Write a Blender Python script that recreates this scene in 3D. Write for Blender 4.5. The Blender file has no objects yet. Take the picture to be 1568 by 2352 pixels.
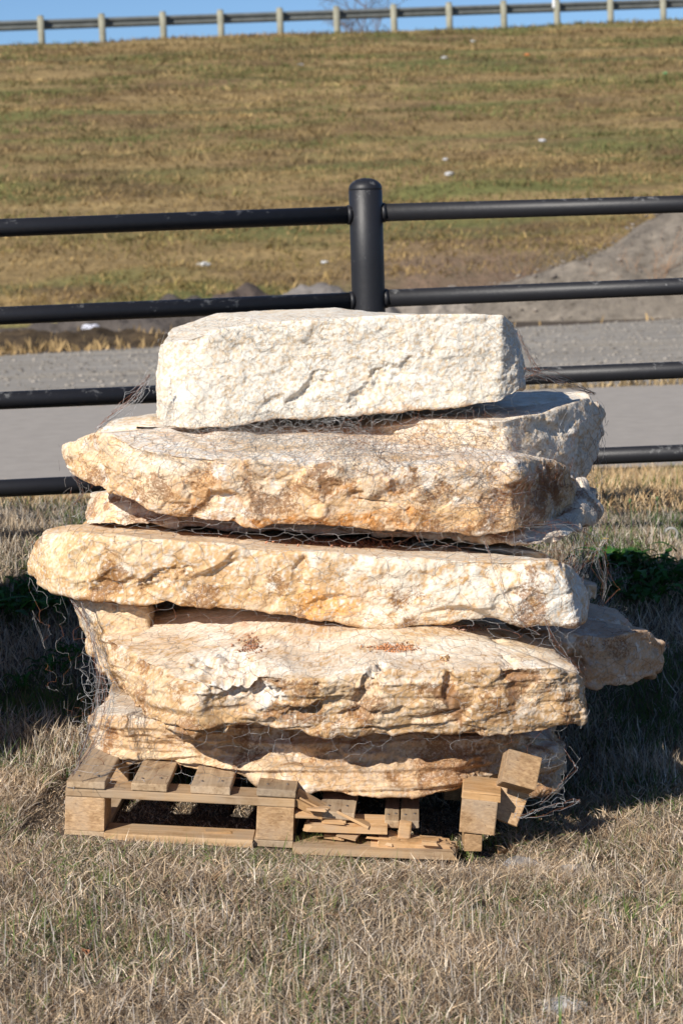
import bpy, bmesh, math, random
import numpy as np
from mathutils import Vector, Matrix
random.seed(7); RNG = np.random.default_rng(7)
scene = bpy.context.scene
# ------------------------------------------------------------------ camera
F_PX, W_PX, H_PX = 5000.0, 1568.0, 2352.0
CAM = np.array([0.0, -5.0, 1.4]); PITCH = math.atan(631/5000); ROLL = 0.031
_R = np.array([1.0, 0, 0]); _F = np.array([0, math.cos(PITCH), -math.sin(PITCH)]); _U = np.cross(_R, _F)
CR = math.cos(ROLL)*_R - math.sin(ROLL)*_U; CU = math.cos(ROLL)*_U + math.sin(ROLL)*_R
cd = bpy.data.cameras.new('camera'); cam = bpy.data.objects.new('camera', cd); scene.collection.objects.link(cam)
m = Matrix(((CR[0], CU[0], -_F[0], CAM[0]), (CR[1], CU[1], -_F[1], CAM[1]), (CR[2], CU[2], -_F[2], CAM[2]), (0, 0, 0, 1)))
cam.matrix_world = m
cd.sensor_fit = 'HORIZONTAL'; cd.sensor_width = 24.0; cd.lens = 24.0*F_PX/W_PX
cd.clip_start = 0.1; cd.clip_end = 5000
cd.dof.use_dof = True; cd.dof.focus_distance = 5.2; cd.dof.aperture_fstop = 8.0
scene.camera = cam
# ------------------------------------------------------------------ sky, sun, exposure
SUN_EL, SUN_AZ = math.radians(33.5), math.radians(37)      # light travels towards +y and +x
world = bpy.data.worlds.new("World"); scene.world = world; world.use_nodes = True
wn = world.node_tree.nodes; wl = world.node_tree.links
sky = wn.new('ShaderNodeTexSky'); sky.sky_type = 'NISHITA'; sky.sun_disc = False
sky.sun_elevation = SUN_EL; sky.sun_rotation = math.radians(180)+SUN_AZ
sky.air_density = 0.9; sky.dust_density = 0.0; sky.ozone_density = 6.0; sky.altitude = 1500
bg = wn['Background']; bg.inputs['Strength'].default_value = 0.078
wl.new(sky.outputs[0], bg.inputs[0])
sd = bpy.data.lights.new('sun', 'SUN'); sd.energy = 4.6; sd.angle = math.radians(0.5); sd.color = (1.0, 0.94, 0.85)
sun = bpy.data.objects.new('sun', sd); scene.collection.objects.link(sun)
LDIR = Vector((math.sin(SUN_AZ)*math.cos(SUN_EL), math.cos(SUN_AZ)*math.cos(SUN_EL), -math.sin(SUN_EL)))
sun.rotation_euler = LDIR.to_track_quat('-Z', 'Y').to_euler()
scene.view_settings.view_transform = 'Standard'; scene.view_settings.look = 'None'
scene.view_settings.exposure = 0.38; scene.view_settings.gamma = 1.0
# ------------------------------------------------------------------ helpers
def P(px, py, y):
    d = CR*((px-W_PX/2)/F_PX) + CU*(-(py-H_PX/2)/F_PX) + _F
    return CAM + d*((y-CAM[1])/d[1])
def tag(o, label=None, cat=None, group=None, kind=None):
    if label: o['label'] = label
    if cat: o['category'] = cat
    if group: o['group'] = group
    if kind: o['kind'] = kind
    return o
def link(name, me, parent=None):
    o = bpy.data.objects.new(name, me); scene.collection.objects.link(o)
    if parent: o.parent = parent
    return o
def empty(name, loc=(0, 0, 0), rot=(0, 0, 0)):
    o = bpy.data.objects.new(name, None); scene.collection.objects.link(o)
    o.location = loc; o.rotation_euler = rot; o.empty_display_size = 0.1
    return o
def npmesh(name, V, Fc, mat, col=None, smooth=False, parent=None, extra=None):
    V = np.ascontiguousarray(V, dtype=np.float32); Fc = np.ascontiguousarray(Fc, dtype=np.int32)
    me = bpy.data.meshes.new(name); k = Fc.shape[1]
    me.vertices.add(len(V)); me.vertices.foreach_set('co', V.ravel())
    me.loops.add(Fc.size); me.loops.foreach_set('vertex_index', Fc.ravel())
    me.polygons.add(len(Fc)); me.polygons.foreach_set('loop_start', np.arange(0, Fc.size, k, dtype=np.int32))
    me.polygons.foreach_set('loop_total', np.full(len(Fc), k, dtype=np.int32))
    if smooth: me.polygons.foreach_set('use_smooth', np.ones(len(Fc), dtype=bool))
    me.update(calc_edges=True)
    if col is not None:
        a = me.color_attributes.new('Col', 'FLOAT_COLOR', 'POINT')
        c4 = np.ones((len(V), 4), dtype=np.float32); c4[:, :3] = col; a.data.foreach_set('color', c4.ravel())
    if extra:
        for kx, vx in extra.items():
            a = me.attributes.new(kx, 'FLOAT', 'POINT'); a.data.foreach_set('value', np.asarray(vx, dtype=np.float32))
    me.materials.append(mat)
    return link(name, me, parent)
def bmobj(name, bm, mat, parent=None, smooth=False):
    bmesh.ops.recalc_face_normals(bm, faces=bm.faces[:])
    me = bpy.data.meshes.new(name); bm.to_mesh(me); bm.free(); me.materials.append(mat)
    if smooth:
        for p in me.polygons: p.use_smooth = True
    return link(name, me, parent)
def sstep(a, b, x):
    if a > b: return 1-sstep(b, a, x)
    t = np.clip((x-a)/(b-a), 0, 1); return t*t*(3-2*t)
# --- noise
_rs = np.random.default_rng(11)
_PERM = _rs.permutation(4096).astype(np.int64); _G = _rs.normal(size=(4096, 3)); _G /= np.linalg.norm(_G, axis=1)[:, None]
_RV = _rs.random((4096, 6))
def _h(ix, iy, iz, s):
    return _PERM[(ix + _PERM[(iy + _PERM[(iz + s*131) & 4095]) & 4095]) & 4095]
def pn(p, sc, seed=0):
    q = np.asarray(p)/np.asarray(sc); i = np.floor(q).astype(np.int64); f = q-i; u = f*f*f*(f*(f*6-15)+10); r = 0
    for dx in (0, 1):
        for dy in (0, 1):
            for dz in (0, 1):
                g = _G[_h(i[:, 0]+dx, i[:, 1]+dy, i[:, 2]+dz, seed)]
                d = f-np.array([dx, dy, dz])
                w = (u[:, 0] if dx else 1-u[:, 0])*(u[:, 1] if dy else 1-u[:, 1])*(u[:, 2] if dz else 1-u[:, 2])
                r = r + w*(g*d).sum(1)
    return r*1.6
def fbm(p, sc, seed=0, oc=4, gain=0.5):
    a = 1; r = 0; sc = np.asarray(sc, dtype=float)
    for o in range(oc): r = r+a*pn(p, sc, seed+o*7); a *= gain; sc = sc/2.03
    return r
def facet(p, sc, seed=0, k=18.0):
    q = np.asarray(p)/np.asarray(sc); i = np.floor(q).astype(np.int64); num = 0; den = 1e-9
    for dx in (-1, 0, 1):
        for dy in (-1, 0, 1):
            for dz in (-1, 0, 1):
                h = _h(i[:, 0]+dx, i[:, 1]+dy, i[:, 2]+dz, seed); rv = _RV[h]
                d = q-(i+np.array([dx, dy, dz])+rv[:, :3]); g = _G[h]
                w = np.exp(-k*(d*d).sum(1)); num = num+w*((rv[:, 3]-.5)+0.9*(g*d).sum(1)); den = den+w
    return num/den
# ------------------------------------------------------------------ materials
def mat_new(name):
    M = bpy.data.materials.new(name); M.use_nodes = True; nt = M.node_tree
    return M, nt, nt.nodes, nt.links, nt.nodes['Principled BSDF']
def N(nt, typ, **kw):
    n = nt.nodes.new(typ)
    for k, v in kw.items():
        if hasattr(n, k): setattr(n, k, v)
        else: n.inputs[k].default_value = v
    return n
def ramp(nt, stops, fac):
    r = nt.nodes.new('ShaderNodeValToRGB'); el = r.color_ramp.elements
    while len(el) < len(stops): el.new(0.5)
    for e, (p_, c) in zip(el, stops): e.position = p_; e.color = (*c, 1) if len(c) == 3 else c
    nt.links.new(fac, r.inputs[0]); return r
def mixc(nt, a, b, fac, mode='MIX'):
    n = nt.nodes.new('ShaderNodeMix'); n.data_type = 'RGBA'; n.blend_type = mode
    for s, v in ((6, a), (7, b), (0, fac)):
        if hasattr(v, 'links') or hasattr(v, 'is_linked'): nt.links.new(v, n.inputs[s])
        else: n.inputs[s].default_value = v if not isinstance(v, tuple) else (*v[:3], 1)
    return n.outputs[2]
def rock_material():
    M, nt, n, l, b = mat_new('limestone')
    tc = N(nt, 'ShaderNodeTexCoord'); at = N(nt, 'ShaderNodeAttribute', attribute_name='Col')
    pit = N(nt, 'ShaderNodeAttribute', attribute_name='pit')
    n1 = N(nt, 'ShaderNodeTexNoise', Scale=160.0, Detail=5.0, Roughness=0.7); l.new(tc.outputs['Object'], n1.inputs['Vector'])
    n2 = N(nt, 'ShaderNodeTexNoise', Scale=45.0, Detail=6.0, Roughness=0.65); l.new(tc.outputs['Object'], n2.inputs['Vector'])
    r1 = ramp(nt, [(0.30, (0.64, 0.60, 0.55)), (0.46, (0.96, 0.955, 0.95)), (0.7, (1.15, 1.15, 1.15))], n1.outputs[0])
    c = mixc(nt, at.outputs['Color'], r1.outputs[0], 0.85, 'MULTIPLY')
    # rusty brown grains where the stone is pitted
    v = N(nt, 'ShaderNodeTexNoise', Scale=150.0, Detail=4.0, Roughness=0.8); l.new(tc.outputs['Object'], v.inputs['Vector'])
    ad = N(nt, 'ShaderNodeMath', operation='MULTIPLY_ADD'); l.new(pit.outputs['Fac'], ad.inputs[0]); ad.inputs[1].default_value = 0.29
    l.new(v.outputs[0], ad.inputs[2])
    r2 = ramp(nt, [(0.68, (0, 0, 0)), (0.78, (1, 1, 1))], ad.outputs[0])
    mm = N(nt, 'ShaderNodeMath', operation='MULTIPLY'); l.new(r2.outputs[0], mm.inputs[0]); mm.inputs[1].default_value = 0.75
    c = mixc(nt, c, (0.24, 0.105, 0.038), mm.outputs[0])
    l.new(c, b.inputs['Base Color']); b.inputs['Roughness'].default_value = 0.92; b.inputs['Specular IOR Level'].default_value = 0.2
    bp = N(nt, 'ShaderNodeBump', Strength=0.7, Distance=0.0040); l.new(n2.outputs[0], bp.inputs['Height'])
    bp2 = N(nt, 'ShaderNodeBump', Strength=0.9, Distance=0.0022); l.new(n1.outputs[0], bp2.inputs['Height']); l.new(bp.outputs[0], bp2.inputs['Normal'])
    l.new(bp2.outputs[0], b.inputs['Normal'])
    return M
def vcol_material(name, rough=0.9, transl=0.0, noise=None, bump=0.0, con=1.0):
    M, nt, n, l, b = mat_new(name); at = N(nt, 'ShaderNodeAttribute', attribute_name='Col'); c = at.outputs['Color']
    if noise:
        tc = N(nt, 'ShaderNodeTexCoord'); nz = N(nt, 'ShaderNodeTexNoise', Scale=noise, Detail=8.0, Roughness=0.7); l.new(tc.outputs['Object'], nz.inputs['Vector'])
        r = ramp(nt, [(0.28, (1-.55*con, 1-.57*con, 1-.6*con)), (0.5, (1, 1, 1)), (0.72, (1+.35*con, 1+.33*con, 1+.28*con))], nz.outputs[0]); c = mixc(nt, c, r.outputs[0], 1.0, 'MULTIPLY')
        if bump:
            bp = N(nt, 'ShaderNodeBump', Strength=1.0, Distance=bump); l.new(nz.outputs[0], bp.inputs['Height']); l.new(bp.outputs[0], b.inputs['Normal'])
    l.new(c, b.inputs['Base Color']); b.inputs['Roughness'].default_value = rough; b.inputs['Specular IOR Level'].default_value = 0.25
    if transl:
        t = N(nt, 'ShaderNodeBsdfTranslucent'); l.new(c, t.inputs['Color']); mx = N(nt, 'ShaderNodeMixShader'); mx.inputs[0].default_value = transl
        l.new(b.outputs[0], mx.inputs[1]); l.new(t.outputs[0], mx.inputs[2]); l.new(mx.outputs[0], n['Material Output'].inputs[0])
    return M
def plain(name, col, rough=0.6, metal=0.0, var=0.15, scale=30, bump=0.0):
    M, nt, n, l, b = mat_new(name); tc = N(nt, 'ShaderNodeTexCoord')
    nz = N(nt, 'ShaderNodeTexNoise', Scale=float(scale), Detail=6.0, Roughness=0.65); l.new(tc.outputs['Object'], nz.inputs['Vector'])
    a = tuple(x*(1-var*2) for x in col); c2 = tuple(min(1, x*(1+var*2)) for x in col)
    r = ramp(nt, [(0.3, a), (0.7, c2)], nz.outputs[0]); l.new(r.outputs[0], b.inputs['Base Color'])
    b.inputs['Roughness'].default_value = rough; b.inputs['Metallic'].default_value = metal
    if bump:
        bp = N(nt, 'ShaderNodeBump', Strength=1.0, Distance=bump); l.new(nz.outputs[0], bp.inputs['Height']); l.new(bp.outputs[0], b.inputs['Normal'])
    return M
def wood_material(name, dark, light, axis='Y', endgrain=True):
    M, nt, n, l, b = mat_new(name); tc = N(nt, 'ShaderNodeTexCoord'); mp = N(nt, 'ShaderNodeMapping')
    s = {'X': (2.5, 60, 60), 'Y': (60, 2.5, 60), 'Z': (60, 60, 3), 'E': (45, 45, 110)}[axis]; mp.inputs['Scale'].default_value = s
    oi = N(nt, 'ShaderNodeObjectInfo'); av = N(nt, 'ShaderNodeVectorMath', operation='ADD'); l.new(tc.outputs['Object'], av.inputs[0]); l.new(oi.outputs['Random'], av.inputs[1])
    l.new(av.outputs[0], mp.inputs['Vector'])
    nz = N(nt, 'ShaderNodeTexNoise', Scale=1.6, Detail=8.0, Roughness=0.62, Distortion=0.8); l.new(mp.outputs[0], nz.inputs['Vector'])
    n3 = N(nt, 'ShaderNodeTexNoise', Scale=14.0, Detail=9.0, Roughness=0.7); l.new(av.outputs[0], n3.inputs['Vector'])
    r = ramp(nt, [(0.32, dark), (0.52, tuple((x+y)/2 for x, y in zip(dark, light))), (0.68, light)], nz.outputs[0])
    r3 = ramp(nt, [(0.28, (0.42, 0.40, 0.39)), (0.5, (0.95, 0.93, 0.90)), (0.68, (1.1, 1.08, 1.05))], n3.outputs[0])
    c = mixc(nt, r.outputs[0], r3.outputs[0], 0.8, 'MULTIPLY')
    n4 = N(nt, 'ShaderNodeTexNoise', Scale=7.0, Detail=7.0, Roughness=0.65); l.new(av.outputs[0], n4.inputs['Vector'])
    g4 = ramp(nt, [(0.45, (0, 0, 0)), (0.62, (.55, .55, .55))], n4.outputs[0]); c = mixc(nt, c, (0.33, 0.275, 0.215), g4.outputs[0])
    n5 = N(nt, 'ShaderNodeTexNoise', Scale=3.2, Detail=2.0, Distortion=0.4); l.new(mp.outputs[0], n5.inputs['Vector'])
    g5 = ramp(nt, [(0.24, (.25, .2, .16)), (0.32, (1, 1, 1))], n5.outputs[0]); c = mixc(nt, c, g5.outputs[0], .9, 'MULTIPLY')
    hs = N(nt, 'ShaderNodeHueSaturation'); mr = N(nt, 'ShaderNodeMapRange'); l.new(oi.outputs['Random'], mr.inputs[0]); mr.inputs[3].default_value = 0.78; mr.inputs[4].default_value = 1.15
    l.new(mr.outputs[0], hs.inputs['Value']); l.new(c, hs.inputs['Color'])
    l.new(hs.outputs[0], b.inputs['Base Color']); b.inputs['Roughness'].default_value = 0.8; b.inputs['Specular IOR Level'].default_value = 0.25
    bp = N(nt, 'ShaderNodeBump', Strength=0.6, Distance=0.002); l.new(nz.outputs[0], bp.inputs['Height']); l.new(bp.outputs[0], b.inputs['Normal'])
    return M
def fence_paint():
    M, nt, n, l, b = mat_new('black_fence_paint'); tc = N(nt, 'ShaderNodeTexCoord')
    nz = N(nt, 'ShaderNodeTexNoise', Scale=28.0, Detail=9.0, Roughness=0.75); l.new(tc.outputs['Object'], nz.inputs['Vector'])
    n2 = N(nt, 'ShaderNodeTexNoise', Scale=3.1, Detail=6.0); l.new(tc.outputs['Object'], n2.inputs['Vector'])
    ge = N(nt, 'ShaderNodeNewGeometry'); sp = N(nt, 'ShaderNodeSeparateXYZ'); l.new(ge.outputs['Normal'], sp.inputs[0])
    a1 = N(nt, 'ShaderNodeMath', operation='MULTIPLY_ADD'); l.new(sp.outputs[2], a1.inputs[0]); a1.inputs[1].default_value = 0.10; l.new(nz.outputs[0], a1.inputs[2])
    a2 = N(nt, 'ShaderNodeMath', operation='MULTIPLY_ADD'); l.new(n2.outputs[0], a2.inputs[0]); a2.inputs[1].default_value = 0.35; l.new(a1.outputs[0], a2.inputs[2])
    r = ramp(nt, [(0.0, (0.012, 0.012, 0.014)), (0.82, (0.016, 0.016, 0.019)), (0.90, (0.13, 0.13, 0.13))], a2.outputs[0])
    l.new(r.outputs[0], b.inputs['Base Color']); b.inputs['Roughness'].default_value = 0.48; b.inputs['Specular IOR Level'].default_value = 0.45
    bp = N(nt, 'ShaderNodeBump', Strength=0.7, Distance=0.0016); l.new(nz.outputs[0], bp.inputs['Height']); l.new(bp.outputs[0], b.inputs['Normal'])
    return M
ROCK = rock_material()
GRASS = vcol_material('grass_blades', 0.85, 0.12)
SOIL = vcol_material('soil', 0.95, 0, 40.0, 0.01)
SLOPE = vcol_material('slope_soil', 0.95, 0, 6.0, 0.06)
LEAF = vcol_material('weed_leaves', 0.6, 0.3)
CRUMB = vcol_material('crumbs', 0.95, 0, 90.0, 0.003)
ASPH = plain('asphalt', (0.34, 0.305, 0.265), 0.9, 0, 0.05, 6, 0.002)
PAINT = fence_paint()
WIRE = plain('galvanised_wire', (0.46, 0.46, 0.46), 0.5, 0.45, 0.3, 25)
WIRE_D = plain('dull_wire', (0.27, 0.265, 0.26), 0.6, 0.3, 0.3, 25)
RUST = plain('rusty_wire', (0.20, 0.075, 0.035), 0.85, 0.0, 0.3, 25)
WOOD_Y = wood_material('weathered_board', (0.36, 0.24, 0.14), (0.62, 0.46, 0.29), 'Y')
WOOD_X = wood_material('pine_board', (0.42, 0.26, 0.13), (0.64, 0.44, 0.25), 'X')
WOOD_E = wood_material('sawn_block', (0.34, 0.20, 0.10), (0.66, 0.44, 0.24), 'E')
WOOD_F = wood_material('fresh_split_wood', (0.50, 0.28, 0.12), (0.72, 0.47, 0.24), 'X')
POSTW = plain('grey_guardrail_post', (0.28, 0.27, 0.205), 0.9, 0, 0.12, 4)
GALV = plain('dull_galvanised_steel', (0.19, 0.20, 0.19), 0.55, 0.35, 0.12, 3)
WHITE = plain('white_litter', (0.8, 0.8, 0.8), 0.6, 0, 0.05)
# ------------------------------------------------------------------ terrain functions
def ground_z(x, y):
    x = np.asarray(x, dtype=float); y = np.asarray(y, dtype=float)
    g = -0.058*np.clip(x+.14, -1.5, 1.5)*(1-sstep(2.0, 6.0, y))*sstep(-8, -4, y)
    g = g-(.020+.022*sstep(-.7, .3, x))*sstep(-.45, -.05, y)*(1-sstep(1.0, 1.6, y))*sstep(-.85, -.68, x)*(1-sstep(.5, .8, x))
    g = g+.35*sstep(.9, 2.7, y)*(1-sstep(3.6, 7.2, y))
    return g
def g_noisy(x, y):
    x = np.asarray(x, dtype=float); y = np.asarray(y, dtype=float); p = np.stack([x, y, x*0], -1).reshape(-1, 3)
    a = (1-sstep(6.4, 7.2, y)).ravel()
    return ground_z(x, y)+((fbm(p, .35, 3, 3)*.012+pn(p, 1.4, 9)*.02)*a).reshape(x.shape)
def crest(x): return 65.0+.28*np.clip(x, -60, 60)
def emb_z(x, y):
    x = np.asarray(x, dtype=float); y = np.asarray(y, dtype=float)
    yb = 34.0+.1*np.clip(x, -40, 40); yt = crest(x); t = np.clip((y-yb)/(yt-yb), 0, 1)
    top = 7.80+.03*np.clip(x, -80, 80)
    z = top*(t+.035*np.sin(t*math.pi*1.0))
    p = np.stack([x, y, x*0], -1).reshape(-1, 3)
    z = z+(fbm(p, (5, 1.6, 1), 21, 4)*.10*np.ravel(sstep(0.0, .06, t)*(1-sstep(.97, 1.0, t)*.4))).reshape(x.shape)
    back = np.clip((y-yt-14)/30, 0, 1); return z*(1-back)-.25*(t <= 0)-.5*back
def grid(xs, ys, zf):
    X, Y = np.meshgrid(xs, ys); Zz = zf(X, Y); V = np.stack([X, Y, Zz], -1).reshape(-1, 3)
    nx, ny = len(xs), len(ys); i = np.arange((ny-1)*(nx-1)); r = i//(nx-1); c = i % (nx-1); a = r*nx+c
    return V, np.stack([a, a+1, a+nx+1, a+nx], -1)
# ground sheet
xs = np.unique(np.concatenate([-np.geomspace(3, 1500, 30), np.arange(-3, 3.01, .04), np.geomspace(3, 1500, 30)]))
ys = np.unique(np.concatenate([-np.geomspace(6, 400, 16), np.arange(-6, 8.01, .05), np.geomspace(8, 1500, 40)]))
V, Fc = grid(xs, ys, g_noisy)
cn = fbm(V, .5, 4, 4)[:, None]
col = np.array([.10, .078, .058])*(1+.35*cn); col = np.clip(col, .02, .5)
g_o = npmesh('ground', V, Fc, SOIL, col, True); tag(g_o, 'brown soil under the dry grass', kind='structure')
# road + gravel lot: sheets lifted a few mm, with slightly ragged edges
def sheet(name, y0f, y1f, xs, z, mat, colf, rag=.06, rows=24):
    xs = np.asarray(xs); t = np.linspace(0, 1, rows); X, T = np.meshgrid(xs, t)
    p = np.stack([X.ravel(), X.ravel()*0, X.ravel()*0], -1)
    e0 = y0f(X)+rag*fbm(p, .8, 5, 4).reshape(X.shape); e1 = y1f(X)+rag*fbm(p, .8, 8, 4).reshape(X.shape)
    Y = e0*(1-T)+e1*T; V = np.stack([X, Y, X*0+z], -1).reshape(-1, 3); nx = len(xs)
    i = np.arange((rows-1)*(nx-1)); a = (i//(nx-1))*nx+i % (nx-1)
    return npmesh(name, V, np.stack([a, a+1, a+nx+1, a+nx], -1), mat, colf(V), True)
xr = np.unique(np.concatenate([-np.geomspace(12, 400, 20), np.arange(-12, 12, .12), np.geomspace(12, 400, 20)]))
tag(sheet('gravel_lot', lambda x: 14.2+.05*x, lambda x: 25.6+.52*np.clip(x, -8, 16), xr, .009, vcol_material('gravel', .95, 0, 14.0, .006, .5),
    lambda V: np.clip(np.array([.30, .275, .24])*(1+.35*fbm(V, (3.5, .35, 1), 2, 4))[:, None]+np.array([.04, .02, -.01])*np.clip(fbm(V, (5, .5, 1), 31, 3), 0, 1)[:, None], .03, .6), .25, 60), 'pale grey gravel lot beyond the road', kind='structure')
tag(sheet('road', lambda x: 7.55+.06*x, lambda x: 14.15+.06*x, xr, .014, ASPH, lambda V: np.full((len(V), 3), .2), .05), 'grey asphalt road behind the fence', kind='structure')
# embankment
xe = np.unique(np.concatenate([-np.geomspace(16, 300, 26), np.arange(-16, 16.01, .16), np.geomspace(16, 300, 26)]))
ye = np.unique(np.concatenate([np.arange(27, 78, .18), np.arange(78, 130, 2.0)]))
V, Fc = grid(xe, ye, emb_z)
def slope_mask(V):
    """streaks of straw and green running along the mown slope"""
    q = V.copy(); q[:, 1] = V[:, 1]-.17*V[:, 0]
    s = fbm(q, (14, .8, 3), 40, 4); gq = fbm(q, (7.0, 1.5, 2), 50, 4)*1.2+.06; br = fbm(q, (3, 1.2, 2), 60, 4)
    ln = np.clip(1-np.abs(pn(q, (22, 1.1, 1), 44))*7, 0, 1)*np.clip(.5+pn(q, (6, 2, 1), 46), 0, 1)
    return s*.8+ln*.5-.1, gq, br
s_, gq, br = slope_mask(V)
c0 = np.array([.23, .165, .085]); c1 = np.array([.34, .25, .13]); c2 = np.array([.12, .145, .05]); c3 = np.array([.15, .10, .06])
t = np.clip(.5+s_, 0, 1)[:, None]; col = c0*(1-t)+c1*t
t = np.clip(gq*1.4, 0, .8)[:, None]; col = col*(1-t)+c2*t
t = np.clip(br*1.3-.1, 0, .8)[:, None]; col = col*(1-t)+c3*t
col = col*np.array([.99, .97, .86])
base = (1-sstep(36.5, 39.5, V[:, 1]-.1*V[:, 0]))*sstep(-.5, 1.5, V[:, 0]); col = col*(1-base[:, None]*.75)+np.array([.17, .12, .09])*base[:, None]*.75
tag(npmesh('embankment', V, Fc, SLOPE, col, True), 'mown grassy highway embankment', kind='structure')
# ------------------------------------------------------------------ stones
STONEV = []
GPH = 'limestone slabs stacked on the pallet'
def slab(name, label, pts, pal, ds=.0027, rnd=.012, amp=(.010, .007, .0028), cell=(.13, .12, .07), bulge=.012, seed=0, dents=(), blots=(),
         top_f=.35, pitm=.5, lipr=3, cat='stone slab', group=GPH, strata=0.0, crown=0.0):
    T, B, fine = [], [], []
    for p in pts:
        if len(p) == 6: T.append(P(p[0], p[1], p[2])); B.append(P(p[3], p[4], p[5])); fine.append(1)
        else:
            a = P(p[0], p[1], p[2]); T.append(a); B.append(a-np.array([0, 0, p[3]])); fine.append(0)
    T = np.array(T); B = np.array(B); n = len(T)
    # dense uniform resample, smooth circularly, then pick adaptive samples
    seg = np.maximum(np.linalg.norm(np.roll(T, -1, 0)-T, axis=1), np.linalg.norm(np.roll(B, -1, 0)-B, axis=1))
    LT, LB, LF = [], [], []
    for i in range(n):
        j = (i+1) % n; k = max(2, int(seg[i]/.002)); t = (np.arange(k)/k)[:, None]
        LT.append(T[i]*(1-t)+T[j]*t); LB.append(B[i]*(1-t)+B[j]*t); LF += [min(fine[i], fine[j])]*k
    LT = np.concatenate(LT); LB = np.concatenate(LB); LF = np.array(LF, float)
    sg = rnd/.002; r = int(sg*3); kern = np.exp(-.5*(np.arange(-r, r+1)/sg)**2); kern /= kern.sum()
    def cs(A):
        E = np.concatenate([A[-r:], A, A[:r]]); return np.stack([np.convolve(E[:, c], kern, 'valid') for c in range(A.shape[1])], -1)
    LT = cs(LT); LB = cs(LB); LF = cs(LF[:, None])[:, 0]
    w = LF*(1/ds)+(1-LF)*(1/.014); cum = np.cumsum(w*.002); idx = np.searchsorted(cum, np.arange(0, cum[-1], 1.0)); idx = np.unique(np.clip(idx, 0, len(LT)-1))
    LT = LT[idx]; LB = LB[idx]; Nn = len(idx)
    cx = (LT[:, 0].min()+LT[:, 0].max())/2; hw = (LT[:, 0].max()-LT[:, 0].min())/2; yc = (LT[:, 1].min()+LT[:, 1].max())/2; hd = (LT[:, 1].max()-LT[:, 1].min())/2
    mh = max(0.02, hw-hd*.8)
    def plane(A):
        M_ = np.stack([A[:, 0], A[:, 1], np.ones(len(A))], -1); return np.linalg.lstsq(M_, A[:, 2], rcond=None)[0]
    pt, pb = plane(LT), plane(LB)
    mx = cx+np.clip((LT[:, 0]-cx)/hw, -1, 1)*mh; my = np.full(Nn, yc)
    CT = np.stack([mx, my, pt[0]*mx+pt[1]*my+pt[2]+crown], -1); CB = np.stack([mx, my, pb[0]*mx+pb[1]*my+pb[2]], -1)
    H = np.linalg.norm(LT-LB, axis=1).max(); ns = max(8, int(H/ds)); rt = np.linspace(0, 1, 46)**1.35; rb = np.linspace(0, 1, 18)**1.7
    rows = [];  side = []
    for a in rb[::-1][:-1]: rows.append(LB*(1-a)+CB*a); side.append(2)
    out = LT-CT; out[:, 2] = 0; out /= np.linalg.norm(out, axis=1)[:, None]+1e-9
    for t in np.linspace(0, 1, ns): rows.append(LB*(1-t)+LT*t+out*(bulge*(4*t*(1-t))**.8)); side.append(1)
    for a in rt[1:]: rows.append(LT*(1-a)+CT*a); side.append(0)
    G = np.stack(rows, 0); side = np.array(side, float)          # M,N,3
    for _ in range(lipr): G[1:-1] = G[1:-1]*.4+.3*(G[2:]+G[:-2])
    M_ = len(rows)
    nrm = np.cross(np.roll(G, -1, 1)-np.roll(G, 1, 1), np.gradient(G, axis=0)); nrm /= np.linalg.norm(nrm, axis=2)[:, :, None]+1e-12
    nrm[0] = nrm[1]; nrm[-1] = nrm[-2]
    V = G.reshape(-1, 3); nr = nrm.reshape(-1, 3); S = np.repeat(side, Nn)
    ssm = np.convolve(np.pad(side, 4, mode='edge'), np.ones(9)/9, 'valid'); SS = np.repeat(ssm, Nn)
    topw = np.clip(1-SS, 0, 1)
    off = V+seed*3.7
    fc = facet(off, np.array(cell)*1.25, seed)+.35*facet(off, np.array(cell)*.5, seed+3)
    med = .30*facet(off, (.055, .055, .040), seed+5, 22)*2+.42*fbm(off, (.050, .050, .040), seed+5, 6, .60); fine_ = fbm(off, (.008, .008, .006), seed+9, 2, .6)
    d = amp[0]*1.75*fc+amp[1]*.60*med+amp[2]*.30*fine_
    lipw = np.exp(-((SS-.5)/.45)**2); d = d*(1-topw*(1-top_f))*(1-.35*lipw)
    lobes = pn(off, .16, seed+15); d = d+lobes*amp[0]*.5*(1-.5*topw)
    if strata: d = d+strata*(1-topw)*(facet(off, (.5, .5, .022), seed+31)*2+.4*pn(off, (.2, .2, .012), seed+33))
    # pits: small round cavities
    q = off/.045; wl_ = facet(off, (.05, .05, .05), seed+44); pitn = np.clip(pn(off, .022, seed+41)-.42, 0, 1)*(pn(off, .12, seed+42) > -.05)
    d = d-pitn*.018*pitm*(1-.7*topw)
    for (px, py, rx, ry, ang, dep) in dents:
        c = P(px, py, V[:, 1].min()); ca, sa = math.cos(ang), math.sin(ang)
        cc = P(px, py, LT[np.argmin(abs(LT[:, 0]-c[0])+(LT[:, 1] > yc)*9), 1])
        dx = V[:, 0]-cc[0]+.012*pn(off, .05, 77); dz = V[:, 2]-cc[2]+.010*pn(off, .05, 78); u = (dx*ca+dz*sa)/(rx*.001); v = (-dx*sa+dz*ca)/(ry*.001)
        rr = u*u+v*v+.8*fbm(off, .05, 79, 4, .6); f = np.clip(1-rr, 0, 1)**.7*(.65+.35*np.clip(v, -1, 1)); d = d-dep*.8*f*(V[:, 1] < yc)
    V = V+nr*d[:, None]
    # colour (the stone's own stains, plus shade painted in by some blots)
    grain = pn(off, .0075, seed+95)*.8+pn(off, .015, seed+96)*.5
    def mix(c, t, k): t = np.clip((t-.5)*1.15+.5+grain*.8*(np.abs(t-.5) < .7), 0, 1)[:, None]; return c*(1-t)+np.asarray(k)*t
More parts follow.
